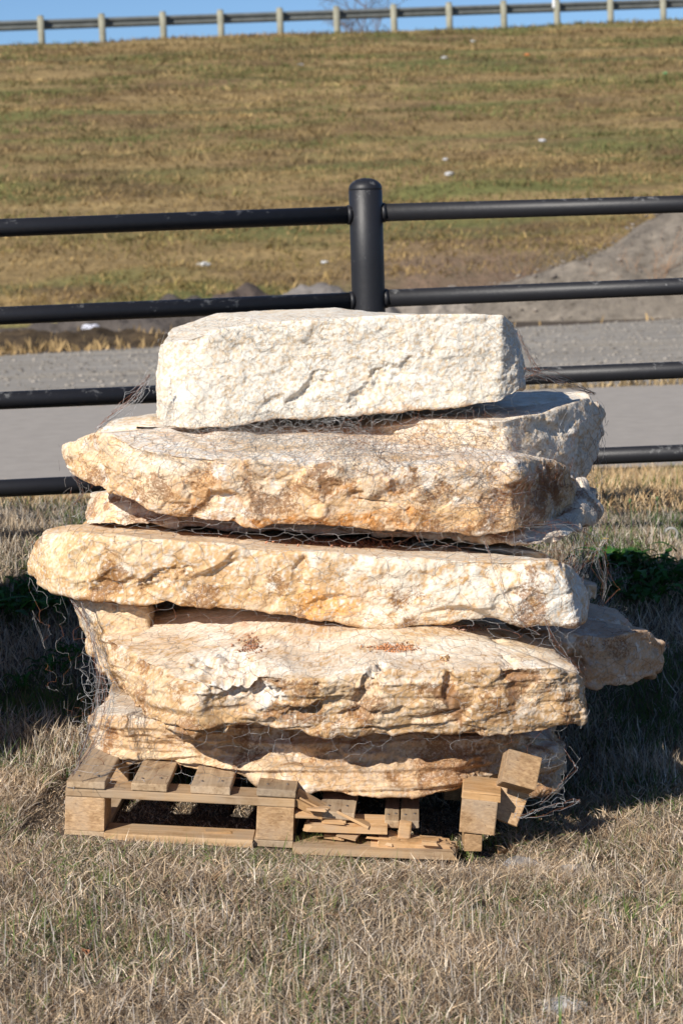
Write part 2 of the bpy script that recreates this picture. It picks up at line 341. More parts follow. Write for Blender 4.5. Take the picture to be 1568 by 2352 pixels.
    wn_ = off+.03*np.stack([pn(off, .06, 81), pn(off, .06, 82), pn(off, .06, 83)], -1)
    C = np.tile(np.asarray(pal['base'], float), (len(V), 1))
    C = mix(C, fbm(wn_, .16, seed+51, 5, .6)*pal.get('k2', 1.1)+pal.get('b2', .1), pal['two'])
    C = mix(C, fbm(wn_, (.12, .12, .07), seed+55, 6, .65)*1.3-pal.get('t3', .5)*.25, pal['three'])
    C = mix(C, fbm(wn_, .10, seed+59, 6, .65)*1.4-pal.get('t4', .9)*.7, pal['pale'])
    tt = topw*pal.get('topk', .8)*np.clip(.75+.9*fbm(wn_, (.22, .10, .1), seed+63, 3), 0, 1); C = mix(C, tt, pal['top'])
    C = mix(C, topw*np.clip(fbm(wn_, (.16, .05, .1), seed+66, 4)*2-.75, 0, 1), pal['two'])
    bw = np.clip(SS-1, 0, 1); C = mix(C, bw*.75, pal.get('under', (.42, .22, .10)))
    pit = np.clip(fbm(wn_, .11, seed+71, 4)*2.0+pal.get('pb', .1), 0, 1)*(1-topw*.85)*pal.get('pit', 1.0)
    for (px, py, rx, ry, k, st) in blots:
        yy = LT[np.argmin(abs(LT[:, 0]-P(px, py, V[:, 1].min())[0])+(LT[:, 1] > yc)*9), 1]
        if st < 0:       # blot lies on the top surface: find its spot on the top plane
            st = -st; yy = V[:, 1].min()
            for _ in range(6):
                c = P(px, py, yy); zt = pt[0]*c[0]+pt[1]*yy+pt[2]; dd = c-CAM; s = (zt-CAM[2])/dd[2]; yy = float(np.clip(CAM[1]+dd[1]*s, V[:, 1].min(), V[:, 1].max()))
            c = P(px, py, yy); rr = ((wn_[:, 0]-seed*3.7-c[0])/(rx*.001))**2+((wn_[:, 1]-seed*3.7-c[1])/(ry*.006))**2; f = np.exp(-rr*1.2)*topw
        else:
            c = P(px, py, yy); rr = ((wn_[:, 0]-seed*3.7-c[0])/(rx*.001))**2+((wn_[:, 2]-seed*3.7-c[2])/(ry*.001))**2; f = np.exp(-rr*1.2)*(V[:, 1] < yc)
        f = np.clip(f*(1+1.5*fbm(wn_, .035, seed+91, 5, .65)), 0, 1)*st*.85
        if k == 'pit': pit = np.clip(pit+f, 0, 1.6)
        elif k == 'clean': pit = pit*(1-f); C = mix(C, f, pal['pale'])
        else: C = mix(C, f, k)
    i = np.arange((M_-1)*Nn); rr = i//Nn; c_ = i % Nn; a = rr*Nn+c_; b_ = rr*Nn+(c_+1) % Nn
    Fc = np.stack([a, b_, b_+Nn, a+Nn], -1)
    org = np.array([cx, yc, V[:, 2].min()]); STONEV.append(V.copy())
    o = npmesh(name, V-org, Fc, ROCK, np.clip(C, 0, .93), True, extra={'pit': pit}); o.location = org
    tag(o, label, cat, group); return o
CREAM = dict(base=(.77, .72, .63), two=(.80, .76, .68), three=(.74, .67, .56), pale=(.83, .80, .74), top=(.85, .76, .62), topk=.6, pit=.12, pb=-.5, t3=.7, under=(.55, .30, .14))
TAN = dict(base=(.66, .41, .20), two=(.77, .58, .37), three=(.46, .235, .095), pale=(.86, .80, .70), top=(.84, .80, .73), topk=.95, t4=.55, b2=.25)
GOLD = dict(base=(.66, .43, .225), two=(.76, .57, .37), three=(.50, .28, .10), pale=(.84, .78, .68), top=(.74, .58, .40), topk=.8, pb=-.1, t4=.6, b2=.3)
SLABA = slab('top_block', 'cream white rough split limestone block on top of the stack', [
    (396, 752, .95, .2), (366, 796, .70, 360, 955, .70), (374, 787, .60, 378, 980, .60), (430, 778, .56, 430, 984, .56), (500, 757, .55, 510, 982, .55), (570, 744, .55, 570, 974, .56),
    (650, 740, .55, 640, 963, .57), (740, 735, .54, 740, 959, .57), (850, 726, .54, 850, 949, .56), (960, 722, .54, 960, 941, .55), (1060, 721, .54, 1060, 934, .55),
    (1155, 722, .55, 1145, 927, .56), (1176, 742, .60, 1196, 895, .60), (1188, 760, .80, 1202, 880, .83), (1120, 724, 1.25, .2), (900, 717, 1.3, .2), (760, 706, 1.25, .22),
    (620, 710, 1.2, .22), (490, 720, 1.1, .2)], CREAM, rnd=.007, amp=(.0055, .0085, .0040), cell=(.16, .12, .10), bulge=.002, seed=1, pitm=.25, lipr=2, top_f=.4,
    dents=[(700, 905, 72, 24, .75, .020), (850, 895, 80, 32, .75, .024), (930, 850, 60, 18, .8, .010), (620, 930, 45, 16, .5, .010), (1000, 800, 40, 12, 1.0, .006)],
    blots=[(1035, 775, 8, 4, (.35, .2, .08), .7), (668, 840, 5, 12, (.45, .28, .1), .8), (1000, 940, 260, 12, (.60, .33, .15), .75), (420, 790, 6, 5, (.35, .2, .08), .8), (1090, 900, 90, 30, (.84, .74, .56), .6),
           (600, 720, 130, 30, (.86, .66, .40), -.55), (420, 930, 70, 60, (.78, .70, .58), .5)])
SLABC = slab('limestone_slab', 'pale limestone slab with rounded right end directly under the top block', [
    (220, 988, .95, 228, 1035, .95), (260, 978, .84, 265, 1030, .85), (400, 985, .80, 400, 1020, .8), (600, 985, .80, 600, 1020, .8), (760, 990, .76, 760, 1030, .76),
    (880, 976, .64, 880, 1040, .64), (1000, 966, .56, 1000, 1046, .57), (1100, 964, .54, 1100, 1060, .55), (1160, 965, .53, 1160, 1085, .54), (1200, 955, .60, 1210, 1112, .62),
    (1260, 946, .70, 1270, 1118, .72), (1310, 926, .80, 1320, 1110, .82), (1350, 912, .9, 1345, 1092, .92), (1376, 932, 1.0, 1366, 1060, 1.0), (1382, 960, 1.12, 1368, 1040, 1.12),
    (1345, 899, 1.3, .12), (1200, 897, 1.35, .12), (900, 915, 1.35, .10), (600, 930, 1.35, .08), (350, 946, 1.2, .08), (250, 962, 1.08, .08)],
    dict(TAN, base=(.82, .72, .59), two=(.86, .79, .69), three=(.66, .48, .31), top=(.86, .80, .70), pb=-.3, pit=.5), rnd=.016, amp=(.010, .006, .0018), bulge=.012, seed=2,
    dents=[(1260, 985, 40, 22, -.6, .02), (1330, 1020, 30, 40, 0, .012)], blots=[(1080, 1005, 90, 45, (.80, .62, .40), .8), (1225, 985, 25, 40, (.78, .64, .46), .8), (1330, 1050, 40, 40, (.48, .30, .16), .6), (330, 968, 130, 12, (.72, .48, .24), -.7)])
SLABD = slab('limestone_slab', 'knobbly limestone slab half hidden behind and below the wire-covered slab with the dark right end', [
    (215, 1140, .98, 196, 1203, .80), (250, 1130, .80, 262, 1202, .66), (320, 1130, .78, 330, 1200, .62), (600, 1100, .80, 600, 1215, .66), (1000, 1110, .80, 1000, 1235, .55),
    (1150, 1125, .80, 1150, 1242, .42), (1220, 1120, .80, 1215, 1250, .40), (1280, 1110, .80, 1285, 1240, .44), (1338, 1102, .80, 1325, 1217, .54), (1366, 1138, .86, 1360, 1192, .70),
    (1360, 1125, 1.0, 1350, 1180, 1.0), (1250, 1085, 1.3, .15), (800, 1080, 1.35, .15), (400, 1100, 1.3, .12), (245, 1118, 1.1, .10)],
    dict(TAN, base=(.74, .62, .48), two=(.80, .74, .66), three=(.60, .42, .26), pb=-.2), rnd=.014, amp=(.012, .008, .003), seed=3, blots=[(250, 1165, 60, 40, (.80, .50, .24), .85), (290, 1150, 20, 20, (.85, .83, .78), .8)])
SLABB = slab('limestone_slab', 'long rusty tan slab with whitish wire-strewn top and dark shaded right end', [
    (146, 1024, .70, 152, 1062, .70), (170, 1011, .61, 163, 1096, .63), (215, 997, .55, 200, 1117, .56), (255, 996, .47, 250, 1131, .48), (300, 1022, .39, 308, 1150, .42),
    (350, 1036, .35, 350, 1178, .38), (400, 1042, .34, 400, 1195, .37), (500, 1051, .34, 500, 1203, .37), (600, 1056, .34, 600, 1213, .37), (700, 1068, .34, 700, 1217, .37),
    (760, 1058, .34, 760, 1217, .36), (900, 1066, .33, 900, 1223, .36), (1000, 1066, .33, 1000, 1227, .36), (1100, 1060, .33, 1100, 1227, .36), (1160, 1056, .33, 1178, 1224, .35),
    (1182, 1052, .36, 1192, 1222, .36), (1250, 1056, .52, 1255, 1212, .52), (1300, 1073, .66, 1300, 1200, .66), (1324, 1100, .76, 1324, 1180, .74), (1290, 1070, .84, .07), (1150, 1000, .78, .12), (900, 978, .72, .12), (600, 974, .72, .12),
    (400, 978, .74, .12), (270, 980, .80, .10), (180, 1005, .80, .06)], dict(TAN, base=(.70, .47, .26), two=(.82, .68, .50), t4=.15, pale=(.85, .80, .72), top=(.86, .82, .76)), rnd=.009, amp=(.012, .009, .0042), cell=(.14, .12, .08), bulge=.012, seed=4, pitm=1.0, crown=.030,
    dents=[(820, 1140, 28, 20, 0, .016), (480, 1165, 50, 20, .6, .014), (910, 1120, 10, 16, .3, .02), (640, 1120, 60, 30, .3, .010), (1140, 1150, 30, 30, 0, .014), (870, 1155, 55, 4, -.15, .012)],
    blots=[(470, 1095, 70, 35, 'pit', .9), (440, 1110, 90, 40, (.60, .36, .18), .5), (780, 1110, 80, 50, (.58, .38, .22), .65), (760, 1100, 80, 50, 'pit', .9), (300, 1060, 60, 60, 'clean', .6), (1020, 1090, 170, 30, 'clean', .95), (420, 1058, 120, 14, 'clean', .9), (850, 1080, 120, 16, 'clean', .8), (1230, 1065, 60, 14, 'clean', .8),
           (640, 1075, 60, 20, 'clean', .7), (1260, 1130, 80, 60, (.26, .14, .08), .88), (1260, 1120, 80, 70, 'pit', 1.0), (700, 1203, 480, 20, (.60, .28, .09), 1.25), (480, 1130, 120, 50, (.66, .36, .15), .9), (645, 1105, 18, 22, (.88, .86, .8), .8), (220, 1050, 60, 50, (.80, .60, .38), .5),  # dark brown blot on the right end paints in its shade
           (1060, 1180, 100, 30, (.78, .52, .26), .7), (330, 1120, 40, 40, (.82, .62, .4), .6)])
SLABF = slab('limestone_slab', 'longest golden tan slab with rounded left tip in the middle of the stack', [
    (84, 1245, .56, 72, 1318, .54), (104, 1226, .46, 84, 1342, .45), (160, 1222, .36, 122, 1360, .38), (240, 1228, .30, 190, 1372, .32), (330, 1236, .26, 280, 1384, .29), (420, 1242, .25, 400, 1394, .27),
    (520, 1249, .24, 500, 1400, .27), (650, 1262, .23, 620, 1407, .27), (760, 1272, .23, 740, 1425, .26), (850, 1280, .23, 840, 1433, .26), (1000, 1286, .22, 960, 1435, .25), (1110, 1286, .22, 1050, 1430, .24),
    (1180, 1288, .22, 1150, 1426, .24), (1250, 1288, .22, 1250, 1427, .24), (1282, 1284, .24, 1318, 1435, .24), (1306, 1300, .32, 1336, 1428, .30), (1326, 1335, .42, 1342, 1400, .40), (1310, 1310, .5, 1330, 1390, .5),
    (1250, 1268, .46, .13), (1150, 1242, .8, .11), (900, 1203, 1.1, .11), (600, 1188, 1.1, .11), (370, 1182, 1.1, .11), (200, 1197, .9, .11), (112, 1215, .72, .10)],
    dict(GOLD, pale=(.82, .78, .68)), rnd=.010, amp=(.010, .0085, .0038), cell=(.17, .14, .09), bulge=.014, seed=5,
    dents=[(370, 1330, 60, 36, .5, .034), (690, 1320, 14, 50, -.3, .016), (545, 1280, 22, 16, .9, .012), (740, 1395, 70, 22, .3, .012), (1170, 1370, 40, 20, .5, .010), (280, 1352, 130, 22, .05, .014)],
    blots=[(1060, 1350, 300, 130, (.78, .71, .59), 1.15), (1250, 1340, 120, 130, (.80, .77, .70), 1.2), (750, 1390, 85, 34, (.80, .40, .12), 1.1), (500, 1390, 260, 18, (.62, .34, .12), 1.0), (270, 1305, 60, 22, (.87, .82, .72), .8), (140, 1285, 90, 60, (.80, .66, .42), .8),
           (400, 1350, 90, 30, (.44, .27, .12), .6), (600, 1370, 120, 35, (.74, .52, .24), .6), (880, 1240, 150, 18, (.50, .24, .12), -.7), (500, 1225, 260, 14, (.72, .50, .32), -.5), (610, 1365, 20, 12, (.88, .86, .8), .8), (1000, 1340, 200, 70, 'clean', .35)])
SLABH = slab('limestone_slab', 'holed tan stone wedged under the left end of the golden slab', [
    (168, 1376, .50, 206, 1490, .48), (180, 1377, .40, 216, 1505, .40), (225, 1384, .36, 250, 1500, .36), (290, 1390, .35, 300, 1470, .35), (338, 1393, .35, 340, 1460, .35), (350, 1390, .46, .10), (330, 1350, .9, .1), (200, 1350, .9, .1)],
    dict(GOLD, base=(.74, .56, .36)), rnd=.008, amp=(.008, .008, .003), cell=(.09, .09, .07), bulge=.004, seed=6, pitm=1.4, blots=[(265, 1395, 7, 6, (.10, .06, .04), .9), (180, 1440, 18, 40, (.82, .76, .66), .7)],  # near-black blot paints the darkness inside the hole
    dents=[(265, 1395, 8, 7, 0, .02), (235, 1398, 6, 5, 0, .012)])
SLABG = slab('limestone_slab', 'thick tan slab with broad pale flat top and broken white hollow near its left corner', [
    (206, 1440, .44, 208, 1488, .44), (250, 1468, .29, 240, 1552, .31), (300, 1498, .18, 285, 1608, .21), (355, 1526, .09, 338, 1655, .11), (408, 1554, .01, 382, 1680, .04), (470, 1566, -.04, 445, 1687, 0),
    (560, 1552, -.05, 520, 1690, 0), (620, 1552, -.06, 590, 1662, 0), (700, 1562, -.07, 680, 1681, -.03), (820, 1546, -.07, 760, 1692, -.03), (900, 1537, -.06, 900, 1688, -.03), (1000, 1541, -.05, 1000, 1682, -.03),
    (1100, 1537, -.05, 1100, 1687, -.02), (1200, 1533, -.04, 1200, 1690, -.01), (1276, 1531, -.03, 1292, 1681, 0), (1318, 1550, .02, 1336, 1660, .03), (1328, 1560, .12, 1338, 1640, .12), (1296, 1508, .28, .12), (1240, 1472, .42, .12),
    (1180, 1450, .52, .12), (1100, 1387, .9, .13), (600, 1367, .9, .13), (300, 1387, .8, .13), (232, 1412, .6, .10)],
    dict(TAN, base=(.55, .35, .175), two=(.70, .52, .33), top=(.86, .79, .67), three=(.42, .25, .12)), rnd=.008, amp=(.014, .010, .0042), cell=(.15, .13, .09), bulge=.006, seed=8, strata=.003, crown=.065,
    dents=[(545, 1578, 100, 44, -.30, .042), (850, 1585, 26, 60, -.45, .040), (1030, 1580, 14, 40, 0, .028), (1170, 1545, 26, 22, .7, .02), (700, 1640, 90, 20, .3, .02), (860, 1640, 80, 12, .05, .018), (600, 1672, 50, 14, 0, .006), (1010, 1640, 90, 10, .1, .012)],
    blots=[(540, 1585, 115, 46, (.80, .77, .72), .9), (300, 1560, 90, 70, (.78, .55, .33), .7), (700, 1600, 110, 40, (.52, .36, .18), .7), (1070, 1590, 90, 45, 'pit', 1.0), (1200, 1610, 110, 50, 'pit', .8), (850, 1550, 200, 14, 'clean', .7),
           (895, 1487, 50, 6, (.66, .32, .15), -.95), (575, 1480, 22, 14, (.48, .24, .13), -.9), (1080, 1442, 40, 5, (.62, .38, .28), -.9), (480, 1450, 200, 18, (.78, .60, .42), -.5), (1000, 1500, 260, 20, (.84, .72, .52), -.5),
           (620, 1600, 30, 20, (.9, .88, .84), .8), (1200, 1470, 60, 20, (.80, .66, .45), -.7), (480, 1650, 100, 25, (.48, .31, .15), .6)])
SLABI = slab('limestone_slab', 'lowest layered brown slab resting directly on the pallet boards', [
    (250, 1590, .52, 228, 1715, .50), (212, 1622, .42, 214, 1705, .38), (212, 1640, .34, 236, 1742, .31), (280, 1640, .25, 285, 1760, .25), (380, 1660, .20, 380, 1764, .21), (480, 1664, .18, 470, 1772, .18),
    (560, 1658, .16, 550, 1772, .14), (640, 1650, .15, 620, 1795, .10), (740, 1670, .13, 720, 1820, .06), (860, 1678, .12, 850, 1832, .04), (960, 1678, .12, 960, 1831, .04), (1050, 1692, .12, 1050, 1822, .06),
    (1140, 1690, .15, 1130, 1812, .14), (1215, 1690, .2, 1205, 1812, .2), (1255, 1688, .26, 1286, 1826, .24), (1272, 1700, .40, 1290, 1790, .4), (1230, 1533, .8, .11), (800, 1532, 1.0, .11), (400, 1512, 1.0, .11), (275, 1545, .8, .11)],
    dict(TAN, base=(.58, .39, .22), two=(.73, .55, .36), three=(.34, .19, .09)), rnd=.010, amp=(.012, .010, .0042), cell=(.17, .13, .06), bulge=.006, seed=9, strata=.009,
    dents=[(500, 1715, 90, 14, -.1, .03), (800, 1740, 200, 22, -.12, .022), (340, 1700, 110, 8, 0, .012), (1100, 1770, 40, 40, 0, .02)],
    blots=[(850, 1735, 260, 40, (.38, .24, .14), .75), (1110, 1740, 110, 60, (.30, .17, .09), .8), (280, 1640, 70, 18, (.86, .80, .70), .8), (330, 1660, 100, 8, (.40, .24, .12), .6), (1245, 1740, 22, 60, (.72, .68, .64), .8), (430, 1740, 160, 20, (.82, .66, .44), .7), (300, 1685, 90, 6, (.42, .25, .12), .6)])
SLABJ = slab('limestone_slab', 'smooth pinkish boulder slab jutting out behind on the right side', [
    (1210, 1440, .62, 1215, 1560, .62), (1245, 1450, .53, 1250, 1568, .53), (1336, 1456, .50, 1345, 1581, .50), (1395, 1462, .52, 1400, 1580, .53), (1440, 1452, .55, 1428, 1577, .55), (1488, 1450, .60, 1460, 1567, .60),
    (1516, 1474, .68, 1510, 1552, .66), (1524, 1490, .8, 1518, 1545, .8), (1500, 1455, .95, .12), (1460, 1430, 1.05, .14), (1400, 1393, 1.25, .14), (1345, 1374, 1.35, .15), (1220, 1372, 1.35, .14), (1180, 1400, .9, .12)],
    dict(TAN, base=(.62, .40, .24), two=(.72, .52, .35), three=(.46, .26, .13), top=(.76, .60, .46), topk=.7, pb=-.1, pit=.8), rnd=.016, amp=(.020, .010, .0030), cell=(.16, .14, .08), bulge=.010, seed=10,
    dents=[(1330, 1500, 30, 30, .4, .02), (1480, 1480, 26, 18, .2, .015), (1400, 1520, 40, 40, .5, .012)], blots=[(1380, 1430, 60, 16, (.80, .76, .70), -.8), (1360, 1450, 70, 14, (.80, .76, .70), .6), (1420, 1500, 80, 20, (.45, .28, .15), .5)])
slab('small_stone', 'small flat-topped stone peeking out behind the golden slab on the right', [
    (1300, 1332, 1.0, 1300, 1380, 1.0), (1310, 1340, .92, 1312, 1385, .92), (1350, 1343, .90, 1350, 1380, .90), (1370, 1345, .93, 1362, 1375, .94), (1368, 1338, 1.05, .05), (1320, 1322, 1.15, .05)],
    dict(GOLD, top=(.80, .75, .70), base=(.5, .38, .24)), rnd=.006, amp=(.004, .003, .001), bulge=.003, seed=12, cat='stone', group='small stones')
slab('small_stone', 'brown chunk of stone wedged in the gap above the broad pale slab', [
    (572, 1404, .42, 578, 1432, .42), (590, 1406, .38, 590, 1440, .38), (640, 1410, .38, 640, 1440, .38), (655, 1412, .42, 650, 1434, .42), (640, 1406, .5, .03), (585, 1404, .5, .03)],
    dict(GOLD, base=(.44, .28, .15), two=(.5, .33, .18)), rnd=.005, amp=(.006, .004, .0015), bulge=.004, seed=13, cat='stone', group='small stones')
# soil crumbs lying on the slabs
def crumbs(label, px0, px1, py0, py1, surf, n, c, size=(.003, .009)):
    rng = np.random.default_rng(int(px0)); Vs, Fs, Cs = [], [], []
    V0 = surf
    for i in range(n):
        u, w = rng.normal(.5, .22), rng.normal(.5, .25); px = px0+(px1-px0)*u; py = py0+(py1-py0)*w
        # march the ray until it meets the stone surface
        best = None
        d = P(px, py, 1.0)-CAM; d /= np.linalg.norm(d)
        rel = V0-CAM; tpar = rel@d; dist = np.linalg.norm(rel-tpar[:, None]*d, axis=1); k = dist < .006
        if not k.any(): continue
        pnt = V0[k][np.argmin(tpar[k])]
        s = rng.uniform(*size); a = rng.normal(size=(7, 3)); a /= np.linalg.norm(a, axis=1)[:, None]
        bm = bmesh.new(); vs = [bm.verts.new(tuple(pnt+a_*s*rng.uniform(.6, 1)+np.array([0, 0, s*.5]))) for a_ in a]
        r = bmesh.ops.convex_hull(bm, input=vs); bm.verts.ensure_lookup_table(); bm.verts.index_update()
        keep = [f for f in bm.faces]; off = sum(len(v) for v in Vs)
        Vs.append(np.array([v.co[:] for v in bm.verts])); Fs += [[off+v.index for v in f.verts] for f in keep]
        Cs.append(np.tile(np.array(c)*rng.uniform(.6, 1.35), (len(bm.verts), 1))); bm.free()
    if Vs: tag(npmesh('soil_crumbs', np.concatenate(Vs), np.array(Fs), CRUMB, np.concatenate(Cs)), label, 'soil crumbs', 'soil crumbs on the slabs', 'stuff')
VF, VG = STONEV[4], STONEV[6]
crumbs('reddish soil crumbs in the gap above the golden slab', 690, 1010, 1234, 1252, VF[::3], 330, (.42, .20, .12), (.003, .008))
crumbs('sparse red crumbs on the left of the golden slab', 430, 560, 1212, 1228, VF[::3], 40, (.45, .24, .14), (.002, .006))
crumbs('orange soil smear on the broad pale slab', 845, 960, 1478, 1496, VG[::3], 200, (.58, .27, .13), (.002, .006))
crumbs('dark red soil heap on the broad pale slab', 545, 605, 1462, 1500, VG[::3], 130, (.38, .19, .11), (.002, .006))
crumbs('pinkish crumbs at the back edge of the broad pale slab', 1045, 1130, 1434, 1448, VG[::3], 120, (.55, .34, .26), (.002, .006))
crumbs('lone curled brown chip on the broad pale slab', 1010, 1030, 1508, 1516, VG[::3], 9, (.48, .30, .15), (.006, .010))
# ------------------------------------------------------------------ pallet
TILT = math.radians(4.2)
p0 = P(147, 1925, 0.0)
pal = empty('pallet', tuple(p0), (0, TILT, math.radians(-2.2)))
tag(pal, 'broken wooden pallet carrying the limestone slabs', 'pallet')
def board(name, x0, x1, y0, y1, z0, z1, mat, parent, rot=(0, 0, 0), bev=.0025, seed=0, jag=None):
    """sawn board with worn edges; jag=(side, amount) splinters one end along the grain"""
    rng = random.Random(seed+int((x0+y0)*1000)); L = (x1-x0, y1-y0, z1-z0); c = ((x0+x1)/2, (y0+y1)/2, (z0+z1)/2)
    bm = bmesh.new()
    if jag:
        k = 16; top = []
        for i in range(k+1):
            v = -L[1]/2+L[1]*i/k; e = rng.uniform(0, jag[1])*(1 if i % 2 else .35)
            top.append((v, e))
        sgn = jag[0]; prof = [(-sgn*L[0]/2, -L[1]/2)]+[(sgn*(L[0]/2-e), v) for v, e in top]+[(-sgn*L[0]/2, L[1]/2)]
        lo = [bm.verts.new((x, y, -L[2]/2)) for x, y in prof]; hi = [bm.verts.new((x-sgn*rng.uniform(0, jag[1]*.4)*(1 if 0 < i < len(prof)-1 else 0), y, L[2]/2)) for i, (x, y) in enumerate(prof)]
        bm.faces.new(lo); bm.faces.new(hi[::-1])
        for i in range(len(prof)): j = (i+1) % len(prof); bm.faces.new((lo[i], lo[j], hi[j], hi[i]))
        bmesh.ops.triangulate(bm, faces=bm.faces[:])
    else:
        bmesh.ops.create_cube(bm, size=1.0); bmesh.ops.scale(bm, vec=L, verts=bm.verts)
        bmesh.ops.bevel(bm, geom=bm.edges[:], offset=bev, segments=2, affect='EDGES', profile=.6)
        ax = max(range(3), key=lambda i: L[i])
        for v in bm.verts:
            v.co += Vector((rng.uniform(-1, 1), rng.uniform(-1, 1), rng.uniform(-1, 1)))*.0006
    o = bmobj(name, bm, mat, parent); o.location = c; o.rotation_euler = rot; return o
S = .001*.995
def nailed(b, L, n=2):
    for i in range(n):
        bm = bmesh.new(); bmesh.ops.create_cone(bm, cap_ends=True, segments=10, radius1=.0035, radius2=.003, depth=.003, matrix=Matrix.Translation((L[0]*(i-.5)*.5, -L[1]/2+.045+.01*(i % 2), L[2]/2+.0008)))
        bmobj('nail_head', bm, NAIL, b)
NAIL = plain('nail_steel', (.20, .17, .15), .5, .7, .1)
def deck(x0, x1, dz=0.0, y0=-.004, y1=1.0, rot=(0, 0, 0), seed=0):
    b = board('deck_board', x0, x1, y0, y1, .1225+dz, .1405+dz, WOOD_Y, pal, rot, seed=seed); nailed(b, (x1-x0, y1-y0, .018)); return b
deck(.003, .094); deck(.155, .240, .001, -.002); deck(.294, .388, .0, .004); deck(.450, .542, .001, .002)
board('front_stringer_board', .0, .541, .0, .090, .1010, .1215, WOOD_X, pal)
board('middle_stringer_board', .0, .60, .46, .55, .1010, .1215, WOOD_X, pal)
board('rear_stringer_board', .0, .95, .91, 1.0, .1010, .1215, WOOD_X, pal)
for (x0, x1) in ((.0, .094), (.452, .540)):
    for (y0, y1) in ((.002, .12), (.44, .56), (.88, .998)):
        board('pallet_block', x0, x1, y0, y1, .0190, .1005, WOOD_E, pal, bev=.003)
for y0 in (.45, .89): board('pallet_block', .90, .99, y0, y0+.11, .0190, .1005, WOOD_E, pal, bev=.003)
board('bottom_board', .0, .095, .003, 1.0, .002, .0185, WOOD_Y, pal)
board('bottom_board', .447, .541, .003, 1.0, .002, .0185, WOOD_Y, pal)
board('front_bottom_board', .0955, .4465, -.012, .082, .001, .020, WOOD_X, pal)
board('front_bottom_board', .5415, .93, -.030, .070, .000, .018, WOOD_X, pal, (0, math.radians(-.8), 0), jag=(1, .05))
# collapsed right half: deck boards that have sunk
deck(.606, .690, -.036, .01, .9, (math.radians(1.5), math.radians(1.5), math.radians(-1)), 5)
deck(.752, .787, -.052, .03, .9, (math.radians(2), 0, 0), 6); deck(.790, .834, -.050, .03, .9, (math.radians(2), math.radians(-1.5), 0), 7)
board('split_stringer_board', .56, .76, .0, .085, .050, .066, WOOD_F, pal, (math.radians(6), math.radians(-1), 0), jag=(-1, .045))
board('broken_stringer_board', .535, .625, .01, .075, .088, .106, WOOD_F, pal, (math.radians(8), math.radians(27), 0), jag=(1, .03), seed=3)
board('splinter', .74, .92, -.004, .05, .017, .034, WOOD_F, pal, (math.radians(5), math.radians(2), math.radians(3)), jag=(1, .06), seed=9)
board('splinter', .785, .815, .02, .04, .0, .075, WOOD_F, pal, (math.radians(10), math.radians(4), 0), seed=4, bev=.004)
board('splinter', .33, .40, .03, .06, .0205, .0245, WOOD_F, pal, (0, 0, .1), jag=(1, .05), seed=14)
sr = random.Random(4)
for i in range(16):          # torn slivers around the break
    x = sr.choice([sr.uniform(.54, .66), sr.uniform(.70, .92)]); L_ = sr.uniform(.03, .10); z = sr.uniform(.02, .10) if x < .66 else sr.uniform(.018, .035)
    board('splinter', x, x+L_, sr.uniform(-.02, .03), sr.uniform(.032, .05), z, z+sr.uniform(.004, .010), WOOD_F, pal, (sr.uniform(-.3, .3), sr.uniform(-.1, .5), sr.uniform(-.35, .35)), jag=(sr.choice([-1, 1]), L_*.5), seed=20+i)
# loose blocks at the right
def solid_block(name, label, px, py, y, size, rot, mat, extras=()):
    c = P(px, py, y); root = empty(name, tuple(c-np.array([0, 0, size[2]/2])), (0, 0, 0)); tag(root, label, 'wood block', 'loose pallet blocks')
    b = board('block', -size[0]/2, size[0]/2, 0, size[1], -size[2]/2, size[2]/2, mat, root, rot, bev=.003, seed=int(px)); b.location = (0, size[1]/2, size[2]/2)
    for (nm, loc, sz, r, mt, jg) in extras:
        q = board(nm, -sz[0]/2, sz[0]/2, 0, sz[1], -sz[2]/2, sz[2]/2, mt, root, r, seed=int(px)+3, jag=jg); q.location = (loc[0], loc[1], loc[2]+size[2]/2)
    return root
R_ = math.radians
solid_block('wood_block', 'cracked pallet block tilted upright with a snapped board on its top', 1103, 1874, -.01, (.084, .12, .084), (R_(4), R_(6.5), R_(-4)), WOOD_E,
            [('board_stub', (.008, .06, .050), (.092, .125, .019), (R_(4), R_(8), R_(-4)), WOOD_F, None), ('board_stub', (-.018, .06, -.068), (.042, .10, .042), (0, R_(3), 0), WOOD_E, None)])
solid_block('wood_block', 'loose pallet block leaning steeply against the lowest slab at the right', 1194, 1780, -.03, (.082, .060, .080), (R_(-24), R_(18), R_(4)), WOOD_E,
            [('board_stub', (-.022, .085, -.080), (.080, .03, .11), (R_(-16), R_(24), 0), WOOD_E, None)])
# ------------------------------------------------------------------ wire netting
def tubes(name, A, B, rad, mat, parent):
    A = np.asarray(A); B = np.asarray(B); d = B-A; L = np.linalg.norm(d, axis=1)[:, None]; d = d/np.maximum(L, 1e-9)
    up = np.tile([0.13, 0.31, .94], (len(A), 1)); u = np.cross(d, up); u /= np.linalg.norm(u, axis=1)[:, None]+1e-9; v = np.cross(d, u)
    rad = np.broadcast_to(np.asarray(rad), (len(A),))[:, None]; R6 = []
    for Q in (A-d*rad*.5, B+d*rad*.5):
        for k in range(3):
            a = k*2*math.pi/3; R6.append(Q+(u*math.cos(a)+v*math.sin(a))*rad)
    V = np.stack(R6, 1).reshape(-1, 3); b = np.arange(len(A))[:, None]*6
    F4 = np.array([[0, 1, 4, 3], [1, 2, 5, 4], [2, 0, 3, 5]]); Fc = (b[:, :, None]+F4[None]).reshape(-1, 4)
    return npmesh(name, V, Fc, mat, smooth=True, parent=parent)
allV = np.concatenate(STONEV); X0, X1, Z0, Z1, RS = -.95, 1.0, .0, 1.28, .006
nxm, nzm = int((X1-X0)/RS), int((Z1-Z0)/RS)
dm = np.full((nxm, nzm), 9.0)
